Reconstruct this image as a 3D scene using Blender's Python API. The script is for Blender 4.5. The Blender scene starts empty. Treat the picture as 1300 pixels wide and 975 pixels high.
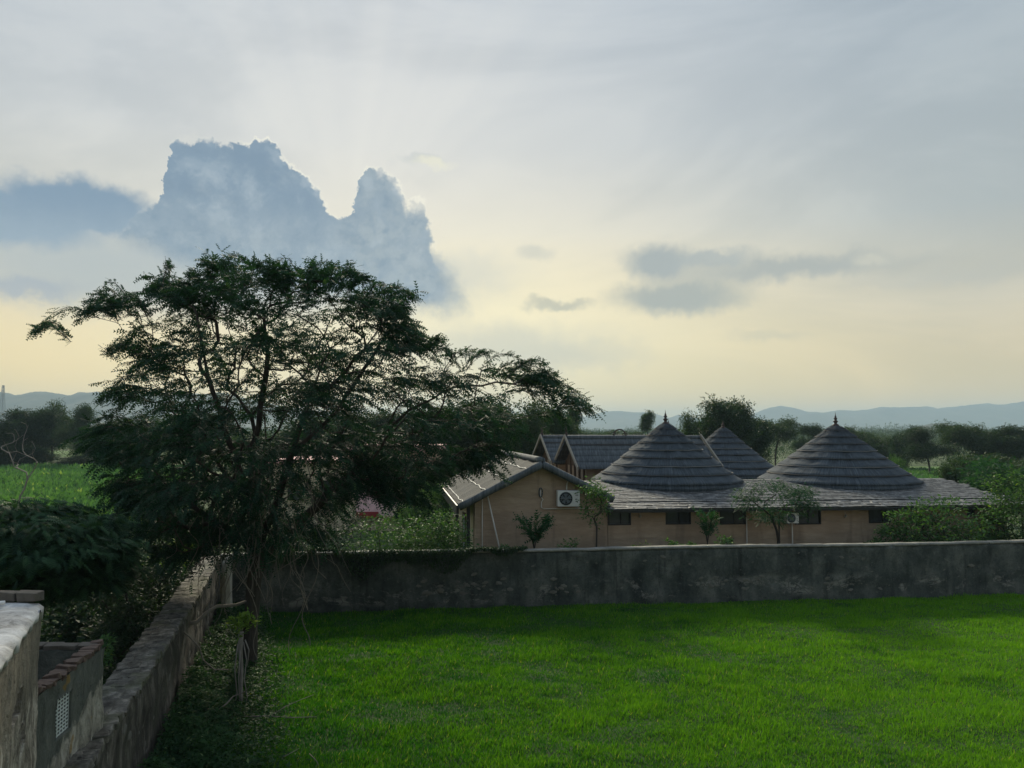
import bpy, math, random
import numpy as np
from mathutils import Vector, Matrix, noise
R = math.radians
rng = np.random.default_rng(7)
random.seed(7)
sc = bpy.context.scene
col = sc.collection

# ------------------------------------------------------------------ camera
CZ = 5.7
PITCH = R(3.4)
F = 976.0
cam_d = bpy.data.cameras.new('camera'); cam = bpy.data.objects.new('camera', cam_d); col.objects.link(cam)
cam.location = (0, 0, CZ); cam.rotation_euler = (R(90) + PITCH, 0, 0)
cam_d.sensor_fit = 'HORIZONTAL'; cam_d.sensor_width = 36; cam_d.lens = 36 * F / 1300
cam_d.clip_start = 0.1; cam_d.clip_end = 30000
sc.camera = cam
sc.view_settings.view_transform = 'Standard'; sc.view_settings.look = 'None'
sc.view_settings.exposure = 0.12; sc.view_settings.gamma = 1.0
sc.cycles.max_bounces = 6; sc.cycles.volume_bounces = 1; sc.cycles.transparent_max_bounces = 8
sc.cycles.use_denoising = True

def at(px, py, Y):
    "world point seen at photo pixel (px, py) on the vertical plane at distance Y"
    dx = (px - 650) / F; dz = (487.5 - py) / F
    y = math.cos(PITCH) - dz * math.sin(PITCH); z = math.sin(PITCH) + dz * math.cos(PITCH)
    return Vector((dx * Y / y, Y, CZ + z / y * Y))
def gr(px, py, zz=0.0):
    "ground point under a photo pixel"
    dz = (487.5 - py) / F
    y = math.cos(PITCH) - dz * math.sin(PITCH); z = math.sin(PITCH) + dz * math.cos(PITCH)
    return at(px, py, (zz - CZ) * y / z)

# ------------------------------------------------------------------ sun
SUN_EL, SUN_AZ = 28.0, -10.0
sd = bpy.data.lights.new('sun', 'SUN'); sun = bpy.data.objects.new('sun', sd); col.objects.link(sun)
sd.energy = 4.2; sd.angle = R(10); sd.color = (1.0, 0.90, 0.68)
sdir = Vector((math.sin(R(SUN_AZ)) * math.cos(R(SUN_EL)), math.cos(R(SUN_AZ)) * math.cos(R(SUN_EL)), math.sin(R(SUN_EL))))
sun.rotation_euler = (-sdir).to_track_quat('-Z', 'Y').to_euler()
sun.location = (0, 0, 60)

# ------------------------------------------------------------------ node helper
def s2l(c):
    c = [x / 255.0 for x in c]
    return tuple((x / 12.92 if x <= 0.04045 else ((x + 0.055) / 1.055) ** 2.4) for x in c)
def rgba(c): return (c[0], c[1], c[2], 1.0)

class NT:
    "terse shader graph writer"
    def __init__(s, tree): s.t = tree; s.n = tree.nodes; s.l = tree.links
    def node(s, typ, **kw):
        n = s.n.new(typ)
        for k, v in kw.items(): setattr(n, k, v)
        return n
    def put(s, sock, v):
        if isinstance(v, bpy.types.NodeSocket): s.l.new(v, sock)
        elif v is not None:
            if sock.type == 'RGBA' and not isinstance(v, (int, float)) and len(v) == 3: v = rgba(v)
            sock.default_value = v
    def m(s, op, a, b=None, c=None, clamp=False):
        n = s.node('ShaderNodeMath', operation=op, use_clamp=clamp)
        s.put(n.inputs[0], a)
        if b is not None: s.put(n.inputs[1], b)
        if c is not None: s.put(n.inputs[2], c)
        return n.outputs[0]
    def add(s, a, b): return s.m('ADD', a, b)
    def sub(s, a, b): return s.m('SUBTRACT', a, b)
    def mul(s, a, b): return s.m('MULTIPLY', a, b)
    def smooth(s, v, a, b, o0=0.0, o1=1.0):
        n = s.node('ShaderNodeMapRange', interpolation_type='SMOOTHSTEP')
        for i, x in enumerate((v, a, b, o0, o1)): s.put(n.inputs[i], x)
        return n.outputs[0]
    def lin(s, v, a, b, o0=0.0, o1=1.0):
        n = s.node('ShaderNodeMapRange')
        for i, x in enumerate((v, a, b, o0, o1)): s.put(n.inputs[i], x)
        return n.outputs[0]
    def mix(s, f, a, b, blend='MIX'):
        n = s.node('ShaderNodeMix', data_type='RGBA', blend_type=blend)
        s.put(n.inputs[0], f); s.put(n.inputs[6], a); s.put(n.inputs[7], b)
        return n.outputs[2]
    def noise(s, vec, scale, detail=4, rough=0.55, dist=0.0, out='Fac'):
        n = s.node('ShaderNodeTexNoise')
        if vec is not None: s.put(n.inputs['Vector'], vec)
        n.inputs['Scale'].default_value = scale; n.inputs['Detail'].default_value = detail
        n.inputs['Roughness'].default_value = rough; n.inputs['Distortion'].default_value = dist
        return n.outputs[out]
    def voro(s, vec, scale, feature='F1', out='Distance', rand=1.0):
        n = s.node('ShaderNodeTexVoronoi', feature=feature)
        s.put(n.inputs['Vector'], vec); n.inputs['Scale'].default_value = scale; n.inputs['Randomness'].default_value = rand
        return n.outputs[out]
    def comb(s, x, y, z=0.0):
        n = s.node('ShaderNodeCombineXYZ')
        for i, v in enumerate((x, y, z)): s.put(n.inputs[i], v)
        return n.outputs[0]
    def sep(s, v):
        n = s.node('ShaderNodeSeparateXYZ'); s.put(n.inputs[0], v); return n.outputs
    def vmul(s, v, c):
        n = s.node('ShaderNodeVectorMath', operation='MULTIPLY'); s.put(n.inputs[0], v); s.put(n.inputs[1], c); return n.outputs[0]
    def ramp(s, f, stops, interp='LINEAR'):
        n = s.node('ShaderNodeValToRGB'); cr = n.color_ramp; cr.interpolation = interp
        while len(cr.elements) < len(stops): cr.elements.new(0.5)
        for e, (p, c) in zip(cr.elements, stops): e.position = p; e.color = rgba(c)
        s.put(n.inputs[0], f); return n.outputs[0]
    def curve(s, v, pts):
        n = s.node('ShaderNodeFloatCurve'); c = n.mapping.curves[0]
        while len(c.points) < len(pts): c.points.new(0.5, 0.5)
        for p, (x, y) in zip(c.points, pts): p.location = (x, y); p.handle_type = 'VECTOR'
        n.mapping.update(); s.put(n.inputs['Value'], v); return n.outputs[0]

# ------------------------------------------------------------------ world: Nishita sky behind a veil of evening cloud
def azel(px, py):
    dx = (px - 650) / F; dz = (487.5 - py) / F
    y = math.cos(PITCH) - dz * math.sin(PITCH); z = math.sin(PITCH) + dz * math.cos(PITCH)
    return math.degrees(math.atan2(dx, y)), math.degrees(math.atan2(z, math.hypot(dx, y)))

def make_world():
    w = bpy.data.worlds.new('World'); sc.world = w; w.use_nodes = True
    w.node_tree.nodes.clear(); g = NT(w.node_tree)
    tc = g.node('ShaderNodeTexCoord'); d = tc.outputs['Generated']
    x, y, z = g.sep(d)
    az = g.mul(g.m('ARCTAN2', x, y), 180 / math.pi)
    el = g.mul(g.m('ARCSINE', g.m('MAXIMUM', g.m('MINIMUM', z, 1.0), -1.0)), 180 / math.pi)
    sky = g.node('ShaderNodeTexSky', sky_type='NISHITA', sun_disc=False)
    sky.sun_elevation = R(SUN_EL); sky.sun_rotation = R(SUN_AZ); sky.dust_density = 1.0
    nish = g.mix(1.0, sky.outputs[0], (0.06, 0.06, 0.06), 'MULTIPLY')
    # veil: colour by elevation, west (sun side) and away from the sun
    e01 = g.lin(el, 0.0, 60.0)
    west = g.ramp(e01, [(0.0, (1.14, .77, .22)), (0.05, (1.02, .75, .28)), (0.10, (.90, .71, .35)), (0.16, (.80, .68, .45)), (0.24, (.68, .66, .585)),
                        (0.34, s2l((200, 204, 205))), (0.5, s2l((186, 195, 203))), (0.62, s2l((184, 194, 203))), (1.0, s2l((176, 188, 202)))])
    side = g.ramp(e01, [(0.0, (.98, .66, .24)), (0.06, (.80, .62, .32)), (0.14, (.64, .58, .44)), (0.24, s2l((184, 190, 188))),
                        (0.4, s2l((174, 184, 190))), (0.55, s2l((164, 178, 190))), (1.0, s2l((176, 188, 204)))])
    right = g.smooth(az, 4.0, 34.0)
    left2 = g.smooth(az, -30.0, -75.0)
    veil = g.mix(g.m('MAXIMUM', right, left2), west, side)
    # far from the sun the cloud veil is dimmer and bluer
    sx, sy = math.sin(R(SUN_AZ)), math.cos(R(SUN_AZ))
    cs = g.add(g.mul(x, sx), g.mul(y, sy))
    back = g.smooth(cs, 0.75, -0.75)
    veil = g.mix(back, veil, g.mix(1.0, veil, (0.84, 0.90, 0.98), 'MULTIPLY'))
    p = g.comb(az, el)
    # broad streaks of thin cloud
    warp = g.noise(g.vmul(p, (0.03, 0.09, 1)), 1.0, 5, 0.6, 0.6)
    veil = g.mix(g.mul(g.smooth(warp, 0.46, 0.62), 0.70), veil, g.mix(1.0, veil, (1.10, 1.08, 1.05), 'MULTIPLY'))
    veil = g.mix(g.mul(g.smooth(warp, 0.54, 0.38), 0.80), veil, g.mix(1.0, veil, (0.85, 0.87, 0.89), 'MULTIPLY'))
    # glow of the hidden sun
    def gauss(a0, e0, ra, re):
        da = g.mul(g.sub(az, a0), 1.0 / ra); de = g.mul(g.sub(el, e0), 1.0 / re)
        return g.m('EXPONENT', g.mul(g.add(g.mul(da, da), g.mul(de, de)), -1.0))
    g1 = gauss(azel(440, 270)[0], azel(440, 262)[1], 15, 8)
    g2 = gauss(azel(500, 250)[0], azel(600, 330)[1], 24, 15)
    veil = g.mix(g.mul(g1, 0.07), veil, s2l((246, 244, 228)))
    veil = g.mix(g.mul(g2, 0.06), veil, s2l((236, 232, 214)))
    g3 = gauss(azel(570, 430)[0], azel(570, 430)[1], 20, 7)
    veil = g.mix(g.mul(g3, 0.78), veil, (1.08, .97, .62))
    # faint rays fanning out from behind the cloud
    a0, e0 = azel(440, 300)
    ang = g.m('ARCTAN2', g.sub(el, e0), g.sub(az, a0))
    rn = g.noise(g.comb(g.mul(ang, 4.0), 0.0, 0.0), 1.0, 2, 0.5)
    rf = g.mul(g.smooth(rn, 0.35, 0.65), gauss(a0, e0 + 12, 26, 16))
    veil = g.mix(g.mul(rf, 0.14), veil, s2l((232, 232, 224)))
    rb = g.mul(g.smooth(rn, 0.38, 0.62), gauss(azel(640, 440)[0], azel(640, 440)[1], 16, 7)); veil = g.mix(g.mul(rb, 0.35), veil, s2l((246, 232, 190)))
    cs_up = g.mul(g.smooth(el, 2.0, 12.0), 1.0)
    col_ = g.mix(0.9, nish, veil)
    # cloud coordinates, warped for ragged edges
    n1 = g.noise(p, 0.55, 6, 0.62, out='Color'); n2 = g.noise(p, 0.16, 3, 0.5, out='Color')
    w1 = g.sep(n1); w2 = g.sep(n2)
    azw = g.add(az, g.add(g.mul(g.sub(w1[0], 0.5), 2.6), g.mul(g.sub(w2[0], 0.5), 2.0)))
    elw = g.add(el, g.add(g.mul(g.sub(w1[1], 0.5), 2.2), g.mul(g.sub(w2[1], 0.5), 1.2)))
    # soft lower wash beneath the big cloud
    def blob(px, py, rx, ry, soft=0.5, aw=azw, ew=elw):
        a, e = azel(px, py); ra = rx / F * 57.3; re = ry / F * 57.3
        da = g.mul(g.sub(aw, a), 1.0 / ra); de = g.mul(g.sub(ew, e), 1.0 / re)
        q = g.m('SQRT', g.add(g.mul(da, da), g.mul(de, de)))
        return g.smooth(q, 1.0 + soft, 1.0 - soft)
    def lay(c, mask, amount, colr): return g.mix(g.mul(mask, amount), c, colr)
    C = col_
    C = lay(C, blob(230, 350, 290, 42, 0.6), 0.75, s2l((163, 177, 186)))
    C = lay(C, blob(600, 345, 60, 20, 0.8), 0.35, s2l((200, 204, 200)))
    C = lay(C, blob(640, 440, 120, 26, 0.8), 0.5, s2l((184, 190, 186)))
    C = lay(C, blob(740, 455, 70, 16, 0.8), 0.35, s2l((190, 192, 182)))
    C = lay(C, blob(30, 362, 55, 11, 0.6), 0.75, s2l((162, 172, 182)))
    # left cloud
    m = g.m('MAXIMUM', blob(95, 262, 85, 31, 0.30), blob(-40, 268, 130, 30, 0.35))
    C = lay(C, m, 0.95, g.mix(g.smooth(elw, azel(60, 305)[1], azel(60, 240)[1]), s2l((146, 166, 182)), s2l((122, 147, 170))))
    # towering cloud: silhouette by azimuth
    top = [(100, 340), (130, 318), (150, 298), (175, 262), (205, 250), (210, 215), (213, 172), (224, 170), (262, 177), (300, 179), (322, 174), (346, 171), (362, 200),
           (395, 226), (418, 262), (434, 272), (446, 262), (455, 230), (464, 212), (492, 213), (508, 240), (518, 256), (530, 244), (542, 250),
           (548, 300), (570, 320), (592, 352), (605, 392)]
    pts = [(0.0, 0.0), ((azel(70, 352)[0] + 40) / 80, 0.0)]
    for q in top:
        a, e = azel(*q); pts.append(((a + 40) / 80, e / 40))
    pts += [((azel(612, 400)[0] + 40) / 80, 0.0), (1.0, 0.0)]
    n3 = g.sep(g.noise(p, 1.1, 6, 0.65, out='Color'))
    azs = g.add(az, g.mul(g.sub(n3[0], 0.5), 1.6)); els = g.add(el, g.mul(g.sub(n3[1], 0.5), 1.5))
    pw = g.comb(g.add(az, g.mul(n3[0], 1.2)), g.add(el, g.mul(n3[1], 1.2)))
    v1 = g.voro(pw, 0.42, 'F1'); v2 = g.voro(pw, 1.1, 'F1'); v3 = g.voro(pw, 2.6, 'F1')
    puff = g.add(g.add(g.mul(g.sub(0.40, v1), 0.9), g.mul(g.sub(0.40, v2), 1.0)), g.mul(g.sub(0.40, v3), 0.5))
    tp = g.mul(g.curve(g.lin(azs, -40, 40), pts), 40.0)
    d_top = g.add(g.sub(tp, els), g.mul(puff, 0.55))
    soft = g.smooth(az, azel(440, 300)[0], azel(600, 300)[0], 0.35, 2.4)
    mtop = g.smooth(d_top, g.mul(soft, -0.15), soft)
    bpts = [(0.0, azel(100, 285)[1] / 40)]
    for q in [(130, 288), (160, 302), (200, 322), (250, 340), (330, 356), (420, 376), (520, 396), (600, 398), (640, 398)]:
        a, e = azel(*q); bpts.append(((a + 40) / 80, e / 40))
    bpts.append((1.0, azel(640, 398)[1] / 40))
    d_bot = g.sub(elw, g.mul(g.curve(g.lin(azw, -40, 40), bpts), 40.0))
    bot = g.smooth(d_bot, -1.1, 1.1)
    bmask = g.mul(g.mul(mtop, bot), g.smooth(azw, azel(618, 300)[0], azel(545, 300)[0]))
    inner = g.noise(g.vmul(p, (1, 1.3, 1)), 0.22, 5, 0.6)
    lower = g.smooth(elw, azel(300, 235)[1], azel(300, 295)[1])
    rightp = g.smooth(az, azel(400, 300)[0], azel(470, 300)[0])
    ccol = g.mix(lower, s2l((124, 146, 166)), s2l((147, 164, 177)))
    ccol = g.mix(g.mul(rightp, 0.75), ccol, s2l((156, 170, 178)))
    ccol = g.mix(g.mul(g.smooth(inner, 0.48, 0.66), 0.55), ccol, s2l((168, 181, 189)))
    up = g.vmul(p, (1, 1, 1)); n_a = g.noise(p, 0.30, 6, 0.62, 0.3)
    sh = g.node('ShaderNodeVectorMath', operation='ADD'); g.put(sh.inputs[0], p); sh.inputs[1].default_value = (0.55, 0.9, 0)
    n_b = g.noise(sh.outputs[0], 0.30, 6, 0.62, 0.3); rel = g.sub(n_a, n_b)
    ccol = g.mix(g.mul(g.smooth(rel, 0.0, 0.15), 0.45), ccol, s2l((170, 184, 194)))
    ccol = g.mix(g.mul(g.smooth(rel, 0.0, -0.15), 0.5), ccol, s2l((112, 136, 158)))
    ccol = g.mix(g.mul(g.smooth(puff, 0.1, -0.6), 0.35), ccol, s2l((118, 142, 164)))
    rim = g.mul(g.mul(g.smooth(d_top, -0.20, 0.0), g.smooth(d_top, 0.30, 0.08)), g.smooth(els, azel(300, 330)[1], azel(300, 270)[1]))
    C = lay(C, bmask, 0.96, ccol)
    rimn = g.smooth(g.noise(p, 0.35, 2, 0.5), 0.38, 0.62)
    rim = g.mul(rim, g.smooth(az, azel(268, 200)[0], azel(335, 200)[0], .25, 1.0))
    C = lay(C, g.mul(rim, g.lin(rimn, 0, 1, .05, 1)), 0.5, s2l((250, 246, 228)))
    # small clouds to the right
    C = lay(C, blob(535, 203, 26, 6, 0.6), 0.5, s2l((185, 192, 192)))
    C = lay(C, blob(548, 206, 22, 5, 0.7), 0.6, s2l((240, 236, 212)))
    C = lay(C, blob(838, 332, 44, 20, 0.6), 0.9, s2l((160, 169, 171)))
    C = lay(C, blob(862, 376, 78, 19, 0.6), 0.9, s2l((163, 170, 167)))
    C = lay(C, blob(905, 328, 44, 11, 0.6), 0.85, s2l((170, 177, 176)))
    C = lay(C, blob(1000, 342, 125, 13, 0.7), 0.85, s2l((166, 172, 170)))
    C = lay(C, blob(1200, 350, 90, 9, 0.8), 0.35, s2l((180, 183, 178)))
    C = lay(C, blob(708, 386, 34, 7, 0.6), 0.7, s2l((178, 180, 166)))
    C = lay(C, blob(676, 322, 20, 8, 0.7), 0.5, s2l((190, 193, 186)))
    C = lay(C, blob(1105, 332, 18, 6, 0.7), 0.5, s2l((214, 210, 192)))
    C = lay(C, blob(980, 428, 40, 6, 0.8), 0.35, s2l((190, 188, 168)))
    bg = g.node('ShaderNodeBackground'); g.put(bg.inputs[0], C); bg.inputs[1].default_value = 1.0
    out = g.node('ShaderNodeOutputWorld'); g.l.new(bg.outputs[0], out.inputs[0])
make_world()

# ------------------------------------------------------------------ object helpers
def wloc(o):
    v = Vector((0, 0, 0))
    while o is not None: v = v + o.location; o = o.parent
    return v
def tag(o, label=None, cat=None, group=None, kind=None):
    if label: o['label'] = label
    if cat: o['category'] = cat
    if group: o['group'] = group
    if kind: o['kind'] = kind
    return o
def thing(name, loc, label, cat, group=None):
    o = bpy.data.objects.new(name, None); col.objects.link(o); o.location = loc; o.empty_display_size = 0.2
    return tag(o, label, cat, group)
def np_mesh(name, V, Fc, mat=None, tone=None, smooth=False):
    "V (n,3); Fc (m,k) all faces with k corners"
    V = np.asarray(V, dtype=np.float32); Fc = np.asarray(Fc, dtype=np.int32)
    me = bpy.data.meshes.new(name); k = Fc.shape[1]
    me.vertices.add(len(V)); me.vertices.foreach_set('co', V.ravel())
    me.loops.add(Fc.size); me.loops.foreach_set('vertex_index', Fc.ravel())
    me.polygons.add(len(Fc)); me.polygons.foreach_set('loop_start', np.arange(0, Fc.size, k, dtype=np.int32))
    if smooth: me.polygons.foreach_set('use_smooth', np.ones(len(Fc), dtype=bool))
    if tone is not None:
        a = me.attributes.new('tone', 'FLOAT', 'POINT'); a.data.foreach_set('value', np.asarray(tone, dtype=np.float32))
    me.update(calc_edges=True)
    if mat: me.materials.append(mat)
    return me
def link(name, me, parent=None, world=True):
    "link a mesh made in world coordinates; shifts it to its parent's base"
    o = bpy.data.objects.new(name, me); col.objects.link(o)
    if parent is not None:
        if world:
            w = wloc(parent); me.transform(Matrix.Translation(-w))
        o.parent = parent
    return o
def recenter(o):
    "put a top-level mesh's origin at the middle of its base"
    me = o.data; n = len(me.vertices); a = np.empty(n * 3, np.float32); me.vertices.foreach_get('co', a); a = a.reshape(-1, 3)
    c = Vector(((a[:, 0].min() + a[:, 0].max()) / 2, (a[:, 1].min() + a[:, 1].max()) / 2, a[:, 2].min()))
    me.transform(Matrix.Translation(-c)); o.location = c
    return o

class MB:
    def __init__(s): s.v = []; s.f = []
    def poly(s, pts):
        b = len(s.v); s.v += [tuple(p) for p in pts]; s.f.append(tuple(range(b, b + len(pts)))); return s
    def quadvol(s, P):
        "8 corners: 4 bottom ring then 4 top ring"
        b = len(s.v); s.v += [tuple(p) for p in P]
        for f in ((3, 2, 1, 0), (4, 5, 6, 7), (0, 1, 5, 4), (1, 2, 6, 5), (2, 3, 7, 6), (3, 0, 4, 7)): s.f.append(tuple(b + i for i in f))
        return s
    def obox(s, o, a, b, c):
        o, a, b, c = map(Vector, (o, a, b, c)); return s.quadvol([o, o + a, o + a + b, o + b, o + c, o + a + c, o + a + b + c, o + b + c])
    def box(s, x0, x1, y0, y1, z0, z1): return s.obox((x0, y0, z0), (x1 - x0, 0, 0), (0, y1 - y0, 0), (0, 0, z1 - z0))
    def tube(s, pts, rad, n=6, cap=True):
        pts = [Vector(p) for p in pts]
        if not isinstance(rad, (list, tuple)): rad = [rad] * len(pts)
        b0 = len(s.v); ref = Vector((0, 0, 1))
        for i, p in enumerate(pts):
            t = (pts[min(i + 1, len(pts) - 1)] - pts[max(i - 1, 0)]).normalized()
            if abs(t.dot(ref)) > 0.95: ref = Vector((1, 0, 0)) if abs(t.x) < .9 else Vector((0, 1, 0))
            u = t.cross(ref).normalized(); w = t.cross(u)
            for k in range(n):
                a = 2 * math.pi * k / n; s.v.append(tuple(p + (u * math.cos(a) + w * math.sin(a)) * rad[i]))
        for i in range(len(pts) - 1):
            for k in range(n):
                k2 = (k + 1) % n; s.f.append((b0 + i * n + k, b0 + i * n + k2, b0 + (i + 1) * n + k2, b0 + (i + 1) * n + k))
        if cap:
            s.f.append(tuple(b0 + k for k in reversed(range(n)))); e = b0 + (len(pts) - 1) * n; s.f.append(tuple(e + k for k in range(n)))
        return s
    def lathe(s, c, prof, n=16):
        "prof list of (r, z) bottom to top"
        c = Vector(c); b0 = len(s.v)
        for r, z in prof:
            for k in range(n):
                a = 2 * math.pi * k / n; s.v.append((c.x + r * math.cos(a), c.y + r * math.sin(a), c.z + z))
        for i in range(len(prof) - 1):
            for k in range(n):
                k2 = (k + 1) % n; s.f.append((b0 + i * n + k, b0 + i * n + k2, b0 + (i + 1) * n + k2, b0 + (i + 1) * n + k))
        s.f.append(tuple(b0 + k for k in reversed(range(n)))); e = b0 + (len(prof) - 1) * n; s.f.append(tuple(e + k for k in range(n)))
        return s
    def build(s, name, mat, parent=None, smooth=False, world=True, bevel=0.0):
        me = bpy.data.meshes.new(name); me.from_pydata(s.v, [], s.f)
        if smooth: me.polygons.foreach_set('use_smooth', [True] * len(me.polygons))
        me.update(); me.materials.append(mat)
        o = link(name, me, parent, world)
        if bevel:
            bm = o.modifiers.new('bevel', 'BEVEL'); bm.width = bevel; bm.segments = 2; bm.limit_method = 'ANGLE'
        return o
def copy_tree(o, parent=None):
    c = o.copy(); col.objects.link(c)
    if parent is not None: c.parent = parent
    for ch in o.children: copy_tree(ch, c)
    return c
def fbm(x, y, s=1.0, o=4, seed=0.0):
    return noise.fractal(Vector((x * s, y * s, seed)), 0.6, 2.0, o)

# ------------------------------------------------------------------ materials
def mat(name, fn):
    m = bpy.data.materials.new(name); m.use_nodes = True; m.node_tree.nodes.clear(); g = NT(m.node_tree)
    out = g.node('ShaderNodeOutputMaterial'); b = g.node('ShaderNodeBsdfPrincipled'); g.l.new(b.outputs[0], out.inputs[0])
    b.inputs['Specular IOR Level'].default_value = 0.3; b.inputs['Roughness'].default_value = 0.85
    g.b = b; g.out = out
    g.pos = g.node('ShaderNodeNewGeometry').outputs['Position']; g.obj = g.node('ShaderNodeTexCoord').outputs['Object']
    fn(g); return m
def bump(g, h, strength=0.5, dist=0.02):
    n = g.node('ShaderNodeBump'); n.inputs['Strength'].default_value = strength; n.inputs['Distance'].default_value = dist
    g.put(n.inputs['Height'], h); g.l.new(n.outputs[0], g.b.inputs['Normal'])
def plain(name, c, rough=0.7, var=0.15, scale=6.0, metal=0.0):
    def fn(g):
        n = g.noise(g.pos, scale, 5, 0.6)
        g.put(g.b.inputs['Base Color'], g.mix(n, tuple(x * (1 - var) for x in c), tuple(min(1, x * (1 + var)) for x in c)))
        g.b.inputs['Roughness'].default_value = rough; g.b.inputs['Metallic'].default_value = metal
        bump(g, n, 0.3, 0.01)
    return mat(name, fn)

def m_plasterwall(g):      # old compound wall: dark weathered plaster, pale flaked patches low down
    x, y, z = g.sep(g.pos)
    n = g.noise(g.vmul(g.pos, (1, 1, 0.7)), 1.3, 6, 0.65); n2 = g.noise(g.pos, 7.0, 6, 0.7); n3 = g.noise(g.vmul(g.pos, (3.0, 3.0, 0.35)), 1.0, 5, 0.6)
    base = g.ramp(n, [(0.34, (0.024, 0.032, 0.032)), (0.5, (0.062, 0.073, 0.069)), (0.66, (0.125, 0.135, 0.124))])
    base = g.mix(g.mul(g.smooth(n3, 0.52, 0.7), 0.65), base, (0.012, 0.017, 0.018))
    base = g.mix(g.mul(g.smooth(n2, 0.57, 0.70), 0.6), base, (0.16, 0.165, 0.15))
    n4 = g.noise(g.pos, 16.0, 5, 0.75); base = g.mix(g.mul(g.smooth(n4, 0.5, 0.35), 0.5), base, (0.015, 0.02, 0.02))
    low = g.mul(g.smooth(z, 0.1, 0.35), g.smooth(z, 1.0, 0.62))
    patch = g.smooth(g.noise(g.vmul(g.pos, (0.9, 0.9, 1.7)), 1.0, 7, 0.76, 0.4), 0.53, 0.61)
    base = g.mix(g.mul(g.mul(patch, low), 0.7), base, (0.24, 0.24, 0.22))
    vor = g.voro(g.vmul(g.pos, (1, 1, 1.4)), 3.2, 'DISTANCE_TO_EDGE')
    base = g.mix(g.mul(g.mul(g.mul(patch, low), g.smooth(vor, 0.06, 0.0)), 0.8), base, (0.03, 0.03, 0.028))
    g.put(g.b.inputs['Base Color'], base); g.b.inputs['Roughness'].default_value = 0.95
    bump(g, g.add(g.mul(n2, 0.6), g.add(g.mul(patch, -0.4), n)), 0.8, 0.04)
M = {}
M['oldwall'] = mat('weathered plaster', m_plasterwall)
def m_coping(g):
    n = g.noise(g.pos, 3.0, 6, 0.7)
    g.put(g.b.inputs['Base Color'], g.ramp(n, [(0.3, (0.10, 0.105, 0.095)), (0.55, (0.20, 0.20, 0.18)), (0.75, (0.33, 0.32, 0.29))]))
    bump(g, n, 0.7, 0.03)
M['coping'] = mat('lime coping', m_coping)
def m_sidewall(g):
    n = g.noise(g.vmul(g.pos, (2.4, 2.4, 0.85)), 1.2, 7, 0.72, 0.5); n2 = g.noise(g.pos, 9.0, 6, 0.7); n3 = g.noise(g.pos, 1.2, 4, 0.6)
    c = g.ramp(n, [(0.38, (0.022, 0.021, 0.019)), (0.52, (0.065, 0.06, 0.052)), (0.63, (0.16, 0.15, 0.13)), (0.75, (0.36, 0.345, 0.30))])
    c = g.mix(g.mul(g.smooth(n2, 0.55, 0.75), 0.5), c, (0.03, 0.03, 0.027))
    c = g.mix(g.mul(g.smooth(n3, 0.5, 0.7), 0.35), c, (0.05, 0.065, 0.035))
    g.put(g.b.inputs['Base Color'], c); bump(g, g.add(n, n2), 0.9, 0.04)
M['sidewall'] = mat('streaked lime plaster', m_sidewall)
def m_stone(g):
    n = g.noise(g.pos, 5.0, 6, 0.7); n2 = g.noise(g.pos, 1.1, 3, 0.6)
    c = g.ramp(n, [(0.34, (0.03, 0.029, 0.026)), (0.52, (0.10, 0.096, 0.083)), (0.68, (0.23, 0.22, 0.19))])
    c = g.mix(g.mul(g.smooth(n2, 0.5, 0.65), 0.5), c, (0.09, 0.10, 0.05))
    g.put(g.b.inputs['Base Color'], c); bump(g, n, 0.8, 0.03)
M['stone'] = mat('lichened stone', m_stone)
M['palestone'] = plain('flaked pale stone', (0.125, 0.125, 0.112), 0.95, 0.5, 5.0)
M['whitewash'] = plain('dirty whitewash', (0.34, 0.33, 0.30), 0.9, 0.5, 4.0)
def m_lime(g):
    n = g.noise(g.pos, 2.2, 7, 0.7, 0.3); n2 = g.noise(g.pos, 14.0, 5, 0.7)
    c = g.ramp(n, [(0.33, (0.13, 0.13, 0.125)), (0.45, (0.36, 0.36, 0.355)), (0.62, (0.64, 0.65, 0.65))])
    c = g.mix(g.mul(g.smooth(n2, 0.6, 0.72), 0.4), c, (0.22, 0.215, 0.20))
    g.put(g.b.inputs['Base Color'], c); bump(g, g.add(n, g.mul(n2, 0.4)), 0.6, 0.03)
M['lime'] = mat('whitewashed roof', m_lime)
def m_shed(g):            # grey-green plaster above, flaking pale below along a ragged slanting line
    x, y, z = g.sep(g.pos)
    n = g.noise(g.pos, 1.8, 6, 0.7, 0.3); n2 = g.noise(g.vmul(g.pos, (3.5, 3.5, 1.8)), 1.4, 7, 0.75, .6); n3 = g.noise(g.pos, 11.0, 5, 0.7)
    up = g.ramp(n2, [(0.35, (0.055, 0.062, 0.054)), (0.55, (0.105, 0.115, 0.10)), (0.72, (0.16, 0.165, 0.14))])
    dn = g.ramp(n2, [(0.36, (0.06, 0.058, 0.05)), (0.5, (0.25, 0.24, 0.20)), (0.64, (0.44, 0.42, 0.36))])
    edge = g.add(g.sub(z, g.mul(g.sub(y, 8.4), 0.34)), g.mul(g.sub(n, 0.5), 0.9))
    c = g.mix(g.smooth(edge, 1.86, 1.80), up, dn)
    c = g.mix(g.mul(g.smooth(n3, 0.60, 0.70), 0.7), c, (0.035, 0.033, 0.03))
    och = g.smooth(g.noise(g.pos, 2.6, 2, 0.5), 0.70, 0.74)
    c = g.mix(g.mul(och, 0.7), c, (0.24, 0.15, 0.035))
    g.put(g.b.inputs['Base Color'], c); bump(g, g.add(n2, g.mul(n3, 0.5)), 0.9, 0.04)
M['shed'] = mat('green grey plaster', m_shed)
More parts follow.
